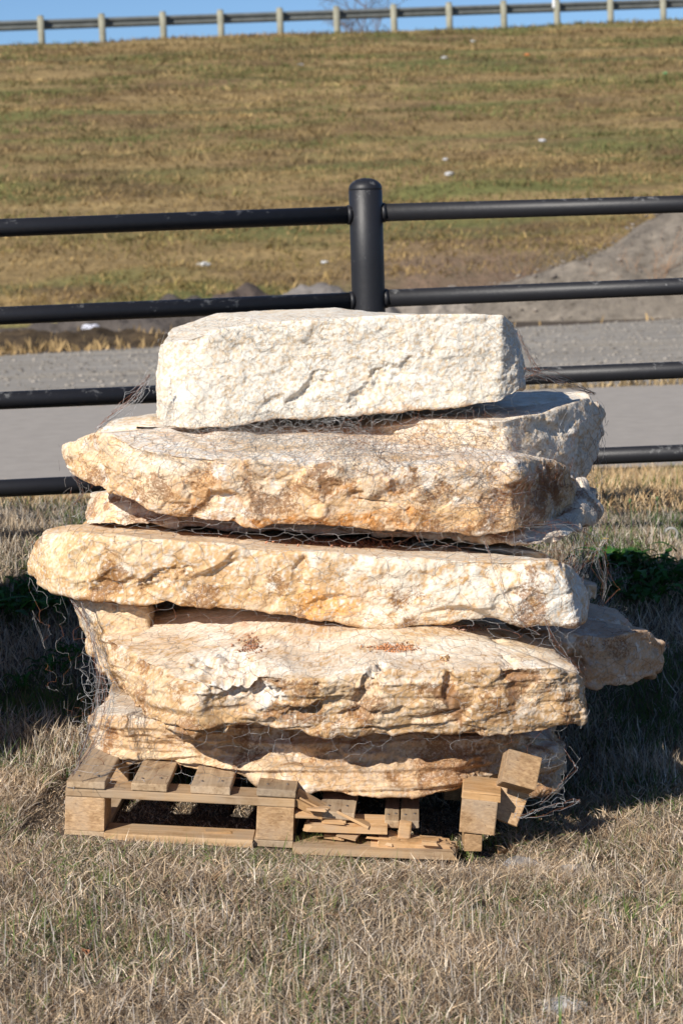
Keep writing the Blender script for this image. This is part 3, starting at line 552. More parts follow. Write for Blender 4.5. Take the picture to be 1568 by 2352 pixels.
ix = np.clip(((allV[:, 0]-X0)/RS).astype(int), 0, nxm-1); iz = np.clip(((allV[:, 2]-Z0)/RS).astype(int), 0, nzm-1)
np.minimum.at(dm, (ix, iz), allV[:, 1])
raw = dm.copy()
for i in range(nxm):        # pallet and ground keep the lower hem forward
    x = X0+i*RS
    if -.68 < x < .42: dm[i, int(.13/RS)] = min(dm[i, int(.13/RS)], -.02)
has = np.cumsum((raw < 5)[:, ::-1], axis=1)[:, ::-1] > 0
near = raw < 5
for _ in range(9): near[1:] |= near[:-1].copy(); near[:-1] |= near[1:].copy()
for _ in range(14): near[:, 1:] |= near[:, :-1].copy(); near[:, :-1] |= near[:, 1:].copy()
has &= near; hasd = has.copy(); hasd[2:] |= has[:-2]; hasd[:-2] |= has[2:]
net = dm.copy()
for j in range(nzm-2, -1, -1): net[:, j] = np.minimum(net[:, j], net[:, j+1]+RS*.30)     # hangs below a lip
for j in range(1, nzm): net[:, j] = np.minimum(net[:, j], net[:, j-1]+RS*3.2)            # lies back over a ledge
for _ in range(1):
    net[1:-1] = np.minimum(net[1:-1], np.minimum(net[2:], net[:-2])+RS*1.0)
sm = net.copy()
for _ in range(3): sm[1:-1] = np.where(sm[1:-1] < 5, np.minimum(net[1:-1], (sm[2:]+sm[:-2]+2*sm[1:-1])/4), sm[1:-1])
net = np.where(hasd, sm, 9.0)
def net_y(x, z):
    i = np.clip(((x-X0)/RS).astype(int), 0, nxm-1); j = np.clip(((z-Z0)/RS).astype(int), 0, nzm-1); return net[i, j]
nroot = empty('wire_netting', (0, 0, 0)); tag(nroot, 'rusting galvanised chicken wire draped over the stacked stones', 'wire netting')
# arc length parametrisation, top to bottom for every column
ztop = np.array([(Z0+RS*(np.where(net[i] < 3)[0].max()) if (net[i] < 3).any() else np.nan) for i in range(nxm)])
CL = 110; zc = np.linspace(1, 0, 400)
cols_s = []; cols_z = []
for i in range(nxm):
    zt = ztop[i] if ztop[i] == ztop[i] else .1
    zz = np.linspace(zt, .10, 500); yy = net[i, np.clip(((zz-Z0)/RS).astype(int), 0, nzm-1)]
    s = np.concatenate([[0], np.cumsum(np.hypot(np.diff(zz), np.clip(np.diff(yy), -.3, .3)))]); s = s-s[-1]   # zero at the hem
    cols_s.append(s); cols_z.append(zz)
def net_pt(u, v, off=.003):
    """u = x, v = arc length above the hem"""
    i = int(np.clip((u-X0)/RS, 0, nxm-1)); s, zz = cols_s[i], cols_z[i]
    if ztop[i] != ztop[i] or v > -s[0]: return None
    z = float(np.interp(-v, s, zz)); y = net[i, int(np.clip((z-Z0)/RS, 0, nzm-1))]
    if y > 3: return None
    return np.array([u, y-off, z+off*.4])
def hexnet(cell, seed, warp, umin, umax, vmin, vmax, drop=.06, off=.003, vlim=None):
    rng = np.random.default_rng(seed); A, B, K = [], [], []
    w, h = cell, cell*.9; nu, nv = int((umax-umin)/w)+2, int((vmax-vmin)/(h*.75))+2; pts = {}
    def node(a, b):
        key = (round(a*2), round(b*8))
        if key in pts: return pts[key]
        u = umin+a*w; v = vmin+b*h; q = np.array([[u, v, seed*1.3]])
        u2 = u+warp*float(pn(q, .33, seed)[0])+warp*.45*float(pn(q, .12, seed+1)[0])+rng.normal(0, .0022)
        v2 = v+warp*float(pn(q, .33, seed+2)[0])*1.3+warp*.45*float(pn(q, .10, seed+3)[0])+rng.normal(0, .0022)+.10*(u-umin)
        r = net_pt(u2, v2, off+abs(rng.normal(0, .003))); pts[key] = r; return r
    def edge(p, q, tw):
        if p is None or q is None or np.linalg.norm(p-q) > cell*2.1 or rng.random() < drop: return
        n = 4; m1 = (p+q)/2; bow = rng.normal(0, .0022, 3); prev = p
        for k in range(1, n+1):
            t = k/n; c = p*(1-t)+q*t+bow*4*t*(1-t)+(rng.normal(0, .0007, 3) if k < n else 0)
            A.append(prev); B.append(c); K.append(tw); prev = c
    for r in range(nv):
        for c in range(nu):
            a0 = c+(.5 if r % 2 else 0); b0 = r*.75
            top = node(a0, b0+.5); lt = node(a0-.5, b0+.25); rt_ = node(a0+.5, b0+.25); lb = node(a0-.5, b0-.25)
            edge(lt, top, 0); edge(top, rt_, 0); edge(lb, lt, 1)
    return np.array(A), np.array(B), np.array(K)
A, B, K = hexnet(.056, 3, .045, -.95, 1.0, .0, 2.6)
rad = np.where(K == 1, .00054, .00038)*np.where(A[:, 2] > .93, .68, 1)
rsel = (A[:, 2] < .93) & ((pn((A+B)/2, .12, 5)+pn((A+B)/2, .03, 6)*.7) > .22)
lsel = (~rsel) & (pn((A+B)/2, .09, 8) > -.05)
dsel = ~(rsel | lsel)
tubes('hexagonal_mesh', A[lsel], B[lsel], rad[lsel], WIRE, nroot)
tubes('rusty_mesh', A[rsel], B[rsel], rad[rsel], RUST, nroot)
A0_, B0_, r0_ = A[dsel], B[dsel], rad[dsel]
A, B, K = hexnet(.052, 11, .08, -.45, .60, 1.45, 2.2, .7, .006)       # folded second layer over the upper stones
tubes('dull_mesh', np.concatenate([A0_, A]), np.concatenate([B0_, B]), np.concatenate([r0_, np.full(len(A), .00032)]), WIRE_D, nroot)
# tangles of bent wire
def walk(px, py, n, step, head, spread, rng, lift=.006, jump=.0):
    out = []; a = head+rng.normal(0, spread)
    c = P(px, py, .4); x, z = c[0], c[2]
    yv = net_y(np.array([x]), np.array([z]))[0]
    c = P(px, py, min(yv, 1.2)); x, z = c[0], c[2]; lf = abs(rng.normal(0, lift))
    for k in range(n):
        yv = net_y(np.array([x]), np.array([z]))[0]
        if yv > 3: break
        out.append(np.array([x, yv-.003-lf-jump*k/n, z+lf*.5])); a += rng.normal(0, .35) if rng.random() < .7 else rng.choice([-1.05, 1.05])
        x += math.cos(a)*step*rng.uniform(.7, 1.3); z += math.sin(a)*step*.8*rng.uniform(.7, 1.3)
    return out
def tangle(name, regions, mat, seed, rad=.00034):
    rng = np.random.default_rng(seed); A, B = [], []
    for (px0, px1, py0, py1, n, L, head, spread, lift) in regions:
        for i in range(n):
            w = walk(rng.uniform(px0, px1), rng.normal((py0+py1)/2, (py1-py0)/3.2), int(L*rng.uniform(.5, 1.5)), .011, head if rng.random() < .5 else head+math.pi, spread, rng, lift)
            w = [q for k, q in enumerate(w) if k == 0 or np.linalg.norm(q-w[k-1]) < .09]
            A += w[:-1]; B += w[1:]
    if A: tubes(name, A, B, rad, mat, nroot)
tangle('tangled_wire', [(430, 860, 984, 1000, 60, 16, 0, .12, .004), (760, 1180, 985, 1050, 90, 12, .1, .5, .010), (250, 700, 990, 1040, 60, 14, .1, .4, .005), (900, 1180, 1050, 1210, 60, 12, .3, 1.2, .010), (700, 860, 700, 712, 12, 9, 0, .3, .004),
                        (480, 620, 745, 790, 14, 9, -.2, .8, .004), (560, 760, 770, 830, 5, 16, -.5, .15, .004)], WIRE_D, 21)
tangle('bright_tangled_wire', [(430, 860, 986, 1004, 60, 16, 0, .15, .006), (760, 1200, 985, 1060, 60, 10, .1, .6, .014), (1000, 1300, 1060, 1240, 40, 10, .3, 1.4, .014)], WIRE, 22)
tangle('rusty_tangled_wire', [(760, 1180, 990, 1045, 130, 9, .1, .7, .012), (1180, 1320, 1060, 1200, 90, 9, 1.0, 1.4, .012), (960, 1200, 1080, 1220, 50, 9, .3, 1.3, .010)], RUST, 23)
def strand(pts, n, jit, rng, k=14):
    A, B = [], []; Q = np.array([P(*p) for p in pts]); t0 = np.linspace(0, 1, len(Q))
    for _ in range(n):
        o = rng.normal(0, jit, 3); t = np.sort(np.concatenate([[0, 1], rng.random(k)])); w = np.stack([np.interp(t, t0, Q[:, c]) for c in range(3)], -1)
        w = w+o*np.sin(t*math.pi)[:, None]*rng.uniform(.3, 1.5)+rng.normal(0, .0025, w.shape); A += list(w[:-1]); B += list(w[1:])
    return A, B
rng = np.random.default_rng(5)
for nm, mt, seed, n in (('hanging_strand', WIRE, 1, 1), ('rusty_strand', RUST, 2, 1), ('dull_strand', WIRE_D, 3, 1)):
    A, B = [], []; rng = np.random.default_rng(seed)
    for pts, k, j in (([(150, 1355, .38), (205, 1440, .36), (228, 1540, .22), (218, 1640, .12), (178, 1755, -.02)], 5, .008), ([(185, 1378, .34), (215, 1480, .30), (250, 1590, .15), (232, 1690, .05), (165, 1780, -.03)], 4, .010),
                      ([(1355, 1150, .72), (1350, 1250, .6), (1320, 1345, .45)], 6, .022), ([(1300, 1190, .6), (1310, 1260, .5), (1300, 1330, .4)], 5, .02), ([(345, 862, .5), (310, 920, .5), (222, 985, .5)], 5, .012), ([(1205, 845, .5), (1270, 870, .55), (1365, 905, .7)], 6, .012),
                      ([(1190, 760, .5), (1215, 820, .5), (1235, 850, .52), (1205, 870, .5)], 4, .006), ([(1150, 1215, .36), (1300, 1200, .4), (1375, 1240, .42), (1392, 1300, .42), (1385, 1390, .42)], 2, .012), ([(1300, 1290, .3), (1350, 1290, .4), (1392, 1240, .42)], 1, .01),
                      ([(1395, 1230, .42), (1360, 1290, .42), (1395, 1340, .42), (1375, 1395, .42)], 2, .012), ([(165, 1090, .5), (190, 1130, .5), (170, 1160, .5)], 2, .01), ([(1250, 1420, .22), (1275, 1480, .12), (1330, 1545, .05)], 2, .008), ([(1110, 1240, .3), (1130, 1300, .2), (1180, 1420, .2), (1240, 1460, .12)], 1, .006),
                      ([(1330, 1840, -.02), (1250, 1860, -.03), (1190, 1880, -.03)], 2, .01), ([(1285, 1700, .1), (1330, 1760, .02), (1240, 1850, -.03)], 1, .01), ([(570, 1200, .33), (650, 1260, .22), (750, 1330, .2)], 0, .0)):
        if k:
            a, b = strand(pts, k*n, j, rng); tubes(nm, a, b, .00042, mt, nroot)
# side curtains: cell edges bridging free air left of the gap and right of the stack
def curtain(name, cs, seed, mat, cell=.032, warp=.010):
    """quad given by pixel corners with depths, filled by a collapsed hexagon net"""
    rng = np.random.default_rng(seed); c = [P(*q) for q in cs]; A, B = [], []
    wu = (np.linalg.norm(c[1]-c[0])+np.linalg.norm(c[2]-c[3]))/2; wv = (np.linalg.norm(c[3]-c[0])+np.linalg.norm(c[2]-c[1]))/2; nu = max(2, int(wu/cell)); nv = max(2, int(wv/cell)); nd = {}
    def nn(a, b):
        key = (round(a*2), round(b*4))
        if key not in nd:
            u = np.clip(a/nu, 0, 1); v = np.clip(b/nv, 0, 1); p = (c[0]*(1-u)+c[1]*u)*(1-v)+(c[3]*(1-u)+c[2]*u)*v
            nd[key] = p+rng.normal(0, warp*.45, 3)
        return nd[key]
    for r in range(int(nv/.75)+1):
        for q in range(nu+1):
            a0 = q+(.5 if r % 2 else 0); b0 = r*.75
            for s, e in (((a0-.5, b0+.25), (a0, b0+.5)), ((a0, b0+.5), (a0+.5, b0+.25)), ((a0-.5, b0-.25), (a0-.5, b0+.25))):
                a_, b_ = nn(*s), nn(*e)
                if np.linalg.norm(a_-b_) < cell*3: m_ = (a_+b_)/2+rng.normal(0, .002, 3); A += [a_, m_]; B += [m_, b_]
    tubes(name, A, B, .00045, mat, nroot)
curtain('left_curtain', [(195, 1420, .34), (235, 1500, .24), (270, 1590, .12), (185, 1600, .15)], 1, WIRE)
curtain('left_curtain', [(205, 1560, .2), (262, 1590, .12), (245, 1690, .1), (178, 1745, .0)], 2, WIRE)
curtain('left_edge_curtain', [(185, 1115, .5), (215, 1115, .5), (205, 1190, .5), (180, 1195, .5)], 7, WIRE)
curtain('right_curtain', [(1310, 1160, .68), (1372, 1120, .8), (1350, 1330, .55), (1290, 1330, .5)], 3, WIRE_D)
curtain('right_curtain', [(1330, 1060, .85), (1390, 960, .95), (1378, 1160, .85), (1340, 1180, .8)], 4, WIRE_D)
curtain('upper_right_curtain', [(1175, 735, .53), (1205, 770, .53), (1250, 870, .55), (1205, 880, .55)], 5, WIRE_D)
curtain('upper_left_curtain', [(352, 840, .52), (356, 870, .52), (290, 965, .52), (215, 995, .50)], 6, WIRE)
curtain('lower_right_curtain', [(1250, 1690, .12), (1300, 1690, .12), (1290, 1850, .0), (1180, 1870, -.03)], 8, WIRE)
# ------------------------------------------------------------------ pipe fence
def fy(x): return 2.52+.147*(x-.08)
def PF(px, py):
    y = 2.5
    for _ in range(8): p = P(px, py, y); y = fy(p[0])
    return P(px, py, y)
def cyl(bm, a, b, r, seg=28, caps=True):
    a, b = Vector(a), Vector(b); d = b-a; mt = Matrix.Translation((a+b)/2)@d.to_track_quat('Z', 'Y').to_matrix().to_4x4()
    bmesh.ops.create_cone(bm, cap_ends=caps, segments=seg, radius1=r, radius2=r, depth=d.length, matrix=mt)
fence = empty('pipe_fence', tuple(PF(843, 1300)*np.array([1, 1, 0])+np.array([0, 0, .2]))); tag(fence, 'black painted steel pipe fence with four rails behind the stones', 'fence')
def local(p): return Vector(p)-fence.location
pt_, pb_ = PF(838, 408), PF(844, 700); pd = (pb_-pt_)/np.linalg.norm(pb_-pt_)
def post(dx):
    base = np.array([dx, .147*dx, 0]); axis = np.array([0, 0, -1.0]); tp = pt_+base; bot = tp.copy(); bot[2] = float(ground_z(tp[0], tp[1]))-.15
    R0 = .0572; prof = []
    for k in range(9): a = k/8*math.pi/2; prof.append((R0*math.sin(a), tp[2]-.036*(1-math.cos(a))))
    prof += [(R0*1.0, tp[2]-.040), (R0*.97, tp[2]-.041), (R0*1.0, tp[2]-.0425), (R0, tp[2]-.3), (R0, bot[2])]
    bm = bmesh.new(); rings = []
    for r, z in prof[1:]: rings.append([bm.verts.new(local((tp[0]+r*math.cos(a*math.pi/20), tp[1]+r*math.sin(a*math.pi/20), z))) for a in range(40)])
    tv = bm.verts.new(local((tp[0], tp[1], prof[0][1])))
    for i in range(40): bm.faces.new((tv, rings[0][i], rings[0][(i+1) % 40]))
    for q in range(len(rings)-1):
        for i in range(40): j = (i+1) % 40; bm.faces.new((rings[q][i], rings[q+1][i], rings[q+1][j], rings[q][j]))
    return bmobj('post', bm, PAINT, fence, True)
for dx in (0, -2.9, 2.9): post(dx)
rails = [((0, 523), (800, 493), (875, 488), (1568, 468)), ((0, 725), (808, 691), (885, 685), (1568, 657)), ((0, 920), (812, 886), (887, 877), (1568, 849)), ((0, 1122), (815, 1083), (890, 1066), (1568, 1040))]
for (a, b, c, d) in rails:
    for (s, e) in ((b, a), (c, d)):
        ps, pe = PF(*s), PF(*e); dv = pe-ps; cx_ = pt_.copy(); st = np.array([cx_[0], cx_[1], ps[2]-dv[2]/dv[0]*(ps[0]-cx_[0])])
        dirn = (pe-st)/abs(pe[0]-st[0]); en = st+dirn*2.9; off = dirn*.045; bm = bmesh.new(); nseg = 1
        cyl(bm, local(st+off), local(en-off), .0302, 32)
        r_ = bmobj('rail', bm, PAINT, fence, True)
        bm = bmesh.new(); w0 = st+dirn*.051; cyl(bm, local(w0), local(w0+dirn*.014), .0335, 24); bmobj('weld_collar', bm, PAINT, r_, True)
# ------------------------------------------------------------------ guardrail
grd = empty('guardrail', (0, 66, 7.9)); tag(grd, 'highway guardrail on grey posts along the embankment crest', 'guardrail')
pxs = [97, 237, 377, 509, 645, 775, 906, 1033, 1158, 1280, 1403, 1524]
def grow(i):          # crest position of post i
    if 0 <= i < 12: px = pxs[i]
    else: px = pxs[0]+i*140 if i < 0 else pxs[11]+(i-11)*120
    py = 96-.036*(px-97)-4*(px > 300)*0
    y = 65.0
    for _ in range(10): q = P(px, py, y); y = crest(q[0])+.3
    return P(px, py, y)
gp = [grow(i) for i in range(-3, 16)]
for i, q in enumerate(gp):
    bm = bmesh.new(); Hh = .80; cyl(bm, (q[0], q[1]-66, q[2]-7.9-.6), (q[0]-.02, q[1]-66, q[2]-7.9+Hh-.04), .105, 16); cyl(bm, (q[0]-.02, q[1]-66, q[2]-7.9+Hh-.04), (q[0]-.02, q[1]-66, q[2]-7.9+Hh), .09, 16)
    b = bmobj('post', bm, POSTW, grd, True)
    if i == 12:
        bm = bmesh.new(); bmesh.ops.create_cube(bm, size=1, matrix=Matrix.Translation((q[0]-.13, q[1]-66-.1, q[2]-7.9+Hh-.08))@Matrix.Diagonal((.09, .03, .42, 1))); rr = bmobj('reflector', bm, WHITE, b)
prof = [(-.155, .0), (-.15, .02), (-.11, .07), (-.07, .08), (-.03, .02), (0, .0), (.03, .02), (.07, .08), (.11, .07), (.15, .02), (.155, 0)]
bm = bmesh.new(); rows = []
for q in gp:
    rows.append([bm.verts.new((q[0], q[1]-66+.16+(.08-py_), q[2]-7.9+.55+pz)) for pz, py_ in prof]+[bm.verts.new((q[0], q[1]-66+.165+(.08-py_)+.006, q[2]-7.9+.55+pz)) for pz, py_ in prof[::-1]])
for a, b in zip(rows[:-1], rows[1:]):
    for i in range(len(a)): j = (i+1) % len(a); bm.faces.new((a[i], a[j], b[j], b[i]))
bmobj('rail_beam', bm, GALV, grd)
# ------------------------------------------------------------------ grass
def gpt_(px, py):
    d = P(px, py, 1)-CAM
    for t in np.arange(.4, 3, .004):
        q = CAM+d*t
        if q[2] <= float(ground_z(q[0], q[1])): break
    return q[:2]
def blades(name, xy, hgt, wid, lean, col, zf, curl=.5, parent=None, rng=RNG, az=None, mat=None, lift=None):
    n = len(xy); az = rng.random(n)*2*math.pi if az is None else az; z = zf(xy[:, 0], xy[:, 1])+(0 if lift is None else lift)
    base = np.stack([xy[:, 0], xy[:, 1], z-.004], -1); dirh = np.stack([np.cos(az), np.sin(az), np.zeros(n)], -1)
    fa = rng.random(n)*math.pi; sd_ = np.stack([np.cos(fa), np.sin(fa), rng.normal(0, .35, n)], -1)
    cl = lean*(1+curl*rng.normal(0, .6, n)); ca = np.cos(lean*.7)[:, None]; sa = np.sin(lean*.7)[:, None]; cb = np.cos(cl)[:, None]; sb = np.sin(cl)[:, None]; h = hgt[:, None]; w = wid[:, None]
    up = np.array([0, 0, 1.0]); m_ = base+h*.5*(dirh*sa+up*ca); t_ = m_+h*.5*(dirh*sb+up*np.maximum(cb, -.2))
    V = np.stack([base-sd_*w*.5, base+sd_*w*.5, m_-sd_*w*.42, m_+sd_*w*.42, t_], 1).reshape(-1, 3)
    b = np.arange(n)[:, None]*5; Fc = np.concatenate([(b+np.array([[0, 1, 3]])), (b+np.array([[0, 3, 2]])), (b+np.array([[2, 3, 4]]))])
    return npmesh(name, V, Fc, mat or GRASS, np.repeat(col, 5, 0), False, parent)
def pal_cols(n, rng, pos, straw=.6, grey=.25, green=.06, brown=.09, gs=.35, sc=.35):
    c = np.array([[.54, .43, .30], [.44, .39, .34], [.11, .17, .045], [.24, .16, .10], [.76, .68, .56]])
    g = green*np.clip(1+4.5*pn(pos, sc, 15), 0, 6); r = rng.random(n); k = np.where(r < g, 2, np.where(r < g+brown, 3, np.where(r < g+brown+grey, 1, np.where(r > .88, 4, 0))))
    out = c[k]*rng.uniform(.65, 1.2, (n, 1)); return out*(1+.25*pn(pos, .25, 17))[:, None]
def scatter(n, x0, x1, y0, y1, rng, half=None, dens=None):
    xy = np.stack([rng.uniform(x0, x1, n), rng.uniform(y0, y1, n)], -1)
    if half: xy = xy[np.abs(xy[:, 0]) < half(xy[:, 1])]
    if dens: xy = xy[rng.random(len(xy)) < dens(xy)]
    return xy
def keep_off_boards(xy):
    ca, sa = math.cos(R_(-2.2)), math.sin(R_(-2.2)); dx = xy[:, 0]-p0[0]; dy = xy[:, 1]-p0[1]; u = dx*ca+dy*sa; v = -dx*sa+dy*ca
    wood = ((u > -.005) & (u < .10) | (u > .44) & (u < .55)) & (v > -.01) & (v < 1.02) | (u > -.0) & (u < .94) & (v > -.016) & (v < .09)
    return xy[~wood], u[~wood], v[~wood]
hw = lambda y: (y+5)*.157*1.25+.15
rng = np.random.default_rng(31)
# near turf: fine lying litter and standing mown stems
xy = scatter(250000, -1.3, 1.3, -1.6, .5, rng, hw, lambda q: np.clip(.85+.9*fbm(np.c_[q, q[:, 0]*0], .16, 72, 3), .3, 1)); xy, u, v = keep_off_boards(xy); n = len(xy); pos = np.c_[xy, np.zeros(n)]
cl = fbm(pos, .10, 61, 3); ed = 1-.72*sstep(-.16, -.02, v)*((u > -.1) & (u < 1.05))
lie = rng.random(n) < .72-.5*cl
lean = np.where(lie, rng.uniform(1.15, 1.52, n), np.clip(rng.normal(.6, .35, n), .05, 1.3))
hg = np.where(lie, rng.uniform(.022, .070, n), rng.gamma(5, .0058, n)*(1+.6*cl))*ed
lift = np.where(lie, rng.uniform(0, .020, n)*ed, 0)
cc = pal_cols(n, rng, pos, green=.08, grey=.24, brown=.17)*np.array([1.05, .985, .91])*rng.uniform(.5, 1.4, (n, 1))
blades('turf', xy, np.clip(hg, .008, .08), rng.uniform(.0010, .0024, n), lean, cc, g_noisy, lift=lift)
near_turf = bpy.data.objects['turf']; near_turf.name = 'dry_grass'; tag(near_turf, 'short dry straw coloured grass in front of the pallet', 'grass', kind='stuff')
xy = scatter(12000, -1.2, 1.2, -1.6, .2, rng, hw, lambda q: (.25+.75*sstep(-.2, -.9, q[:, 1]))*.9+.3*.9*np.clip(fbm(np.c_[q, q[:, 0]*0], .22, 71, 3), 0, 1)); xy, u, v = keep_off_boards(xy); n = len(xy); pos = np.c_[xy, np.zeros(n)]
blades('standing_stems', xy, np.clip(rng.normal(.046, .018, n), .015, .10)*(.8+.5*sstep(-.3, -1.0, xy[:, 1]))*(1-.85*sstep(-.25, -.06, v)), rng.uniform(.0014, .0030, n), np.abs(rng.normal(.25, .25, n)), pal_cols(n, rng, pos, green=.16, grey=.30)*1.12, g_noisy, parent=near_turf)
tc_ = [gpt_(px, py) for px, py in [(735, 1952), (790, 1950), (700, 1960), (1130, 1950), (1240, 1905), (1340, 1880), (1420, 1860), (1500, 1850), (1190, 1930), (1060, 1965), (845, 1965), (745, 2100), (1110, 2150), (1430, 2120), (800, 2010), (1540, 2100), (900, 2270), (700, 2190), (330, 2200), (120, 2150), (560, 2330), (80, 2320), (1130, 2290), (1500, 2300), (640, 2060), (260, 2060), (980, 2080), (1380, 1960), (1460, 1930)]]
ct = np.repeat(np.array(tc_), 70, 0); n = len(ct); xy = ct+rng.normal(0, .022, (n, 2))*np.array([1.3, 1]); cg = np.array([.13, .19, .05])*rng.uniform(.6, 1.5, (n, 1))+np.array([.10, .07, .03])*rng.random((n, 1))
blades('green_tufts', xy, rng.uniform(.02, .060, n), rng.uniform(.0012, .0028, n), np.abs(rng.normal(.45, .35, n)), cg, g_noisy, parent=near_turf)
# around and behind the stack up to beyond the fence
xy = scatter(190000, -2.0, 2.2, .5, 3.3, rng, hw); xy, u, v = keep_off_boards(xy); n = len(xy); pos = np.c_[xy, np.zeros(n)]
lean = np.clip(rng.normal(.85, .4, n), .05, 1.5)
tag(blades('shaded_grass', xy, np.clip(rng.gamma(5, .009, n), .012, .09), rng.uniform(.0016, .0034, n), lean, pal_cols(n, rng, pos, green=.20, grey=.20, brown=.16), g_noisy), 'dry grass mixed with green behind the stack', 'grass', kind='stuff')
xy = scatter(150000, -3.2, 3.2, 3.3, 7.7, rng, hw, lambda q: sstep(7.8, 7.45, q[:, 1]-.06*q[:, 0]+.1*pn(np.c_[q, q[:, 0]*0], .3, 4))*.999+.001); n = len(xy); pos = np.c_[xy, np.zeros(n)]
tag(blades('verge_grass', xy, np.clip(rng.gamma(5, .009, n), .015, .10)*(1+.3*fbm(pos, .3, 66, 2)), rng.uniform(.0022, .005, n), np.clip(rng.normal(.8, .4, n), .05, 1.5), pal_cols(n, rng, pos, green=.07, grey=.12, sc=.6)*np.array([1.12, .98, .74]), g_noisy), 'sunlit straw verge between fence and road', 'grass', kind='stuff')
# strip of straw along the far kerb of the road and at the foot of the slope
xy = scatter(9000, -6, 6, 13.85, 14.5, rng, None, lambda q: np.exp(-((q[:, 1]-14.17-.06*q[:, 0])/.09)**2)); n = len(xy)
tag(blades('roadside_grass', xy, rng.uniform(.04, .14, n), rng.uniform(.01, .025, n), np.abs(rng.normal(.6, .4, n)), np.array([.42, .31, .17])*rng.uniform(.6, 1.2, (n, 1)), lambda x, y: x*0+.01), 'thin straw strip along the far road edge', 'grass', kind='stuff')
def lot_edge(x): return 25.6+.52*np.clip(x, -8, 16)
xy = scatter(60000, -10, 13, 18, 40, rng, None, lambda q: np.exp(-(np.maximum(q[:, 1]-lot_edge(q[:, 0]), 0)/(1.0+2.5*(q[:, 0] < 0)))**2)*(q[:, 1] > lot_edge(q[:, 0])-.15)*(.10+.9*np.clip(.6-q[:, 0]*.25, 0, 1))*np.clip(.7+fbm(np.c_[q, q[:, 0]*0], (2, .7, 1), 6, 3), 0, 1)); n = len(xy)
tag(blades('ditch_grass', xy, rng.uniform(.06, .22, n), rng.uniform(.02, .05, n), np.abs(rng.normal(.7, .4, n)), np.array([.44, .30, .14])*rng.uniform(.55, 1.2, (n, 1)), lambda x, y: x*0+.0), 'long straw coloured grass along the gravel lot', 'grass', kind='stuff')
# embankment
n0 = 330000; xy = np.stack([rng.uniform(-13.5, 13.5, n0), 34+rng.random(n0)*37], -1); xy = xy[(xy[:, 1] < crest(xy[:, 0])+1.0) & ((xy[:, 1] > 36.0+.1*xy[:, 0]) | (xy[:, 0] < 0))]
n = len(xy); pos = np.c_[xy, np.zeros(n)]; s_, gq, br = slope_mask(pos)
keep = rng.random(n) < np.clip(.55+.9*s_-.35*np.clip(br, 0, 1), .08, 1); xy, pos, s_, gq, br = xy[keep], pos[keep], s_[keep], gq[keep], br[keep]; n = len(xy)
base_c = np.array([.30, .22, .115])*(1+.8*s_[:, None]); tt = np.clip(gq*2.6+.2, 0, .9)*(rng.random(n) < .7); base_c = base_c*(1-tt[:, None])+np.array([.125, .155, .055])*tt[:, None]
tt = np.clip(br*1.8-.25, 0, .8); base_c = base_c*(1-tt[:, None])+np.array([.20, .135, .08])*tt[:, None]
low = np.clip(1-(xy[:, 1]-.1*xy[:, 0]-36)/10, 0, 1)[:, None]; base_c = base_c*(1-low*.5)+np.array([.40, .27, .12])*low*.5
base_c = base_c*np.array([1.0, .98, .86])*(1+.6*pn(pos, (.9, .5, 1), 93)[:, None])
cl2 = fbm(pos, (.8, .45, 1), 95, 3)
tag(blades('embankment_grass', xy, np.clip(rng.uniform(.05, .17, n)*(1+.9*cl2), .03, .4), rng.uniform(.012, .035, n), np.clip(rng.normal(1.0, .3, n), .2, 1.45), np.clip(base_c*rng.uniform(.5, 1.3, (n, 1)), .02, .8), emb_z), 'patchy straw and green grass on the highway slope', 'grass', kind='stuff')
# ------------------------------------------------------------------ mounds
def mound(name, label, cat, cx, cy, rx, ry, h, col, seed, sc=.8, rough=.12, ds=.07, squash=1.0, mat=SLOPE):
    xs = np.arange(-rx, rx+.001, ds); ys = np.arange(-ry, ry+.001, ds)
    def zf(X, Y):
        p = np.stack([X.ravel()+seed*5, Y.ravel(), X.ravel()*0], -1); r = np.sqrt((X/rx)**2+(Y/ry)**2)+(.16*fbm(p, rx*.5, seed, 3)).reshape(X.shape)
        k = np.clip(1-r, 0, 1)**squash; return k*h+(fbm(p, sc, seed+3, 4)*rough).reshape(X.shape)*np.clip(k*4, 0, 1)-.03-.1*(r > 1)
    V, Fc = grid(xs, ys, zf); c = np.asarray(col)*(1+.30*fbm(V, (.5, .5, .5), seed+8, 4))[:, None]
    o = npmesh(name, V, Fc, mat, np.clip(c, .02, .6), True); o.location = (cx, cy, 0); tag(o, label, cat); return o
def at_ground(px, py):
    y = 20.0; d = P(px, py, 1)-CAM; s = (0-CAM[2])/d[2]; return CAM+d*s
hp = mound('gravel_heap', 'large pale brown gravel heap at the right beyond the lot', 'gravel heap', 9.1, 31.5, 7.5, 3.2, 3.15, (.20, .172, .14), 3, .5, .08, squash=1.0)
mound('dirt_mound', 'low pale mound of rubble right of the fence post', 'dirt mound', 2.0, 31.5, 2.6, 1.3, .52, (.30, .26, .22), 5, .35, .16)
mound('dirt_mound', 'long dark soil ridge left of the fence post', 'dirt mound', -2.6, 30.0, 2.9, 1.2, .52, (.10, .085, .075), 7, .6, .22)
mound('dirt_mound', 'reddish brown peaked soil mound left of the fence post', 'dirt mound', -1.5, 31.6, 1.35, 1.0, .74, (.10, .078, .066), 9, .4, .10)
mound('dirt_mound', 'low grey rubble mound just left of the fence post', 'dirt mound', -.25, 30.6, 1.7, .8, .72, (.20, .18, .165), 11, .4, .12)
mound('dirt_mound', 'dark brown soil bank at the left edge beyond the lot', 'dirt mound', -4.2, 25.9, 3.0, 1.3, .26, (.075, .052, .030), 13, .5, .12)  # dark brown base colour over the whole bank
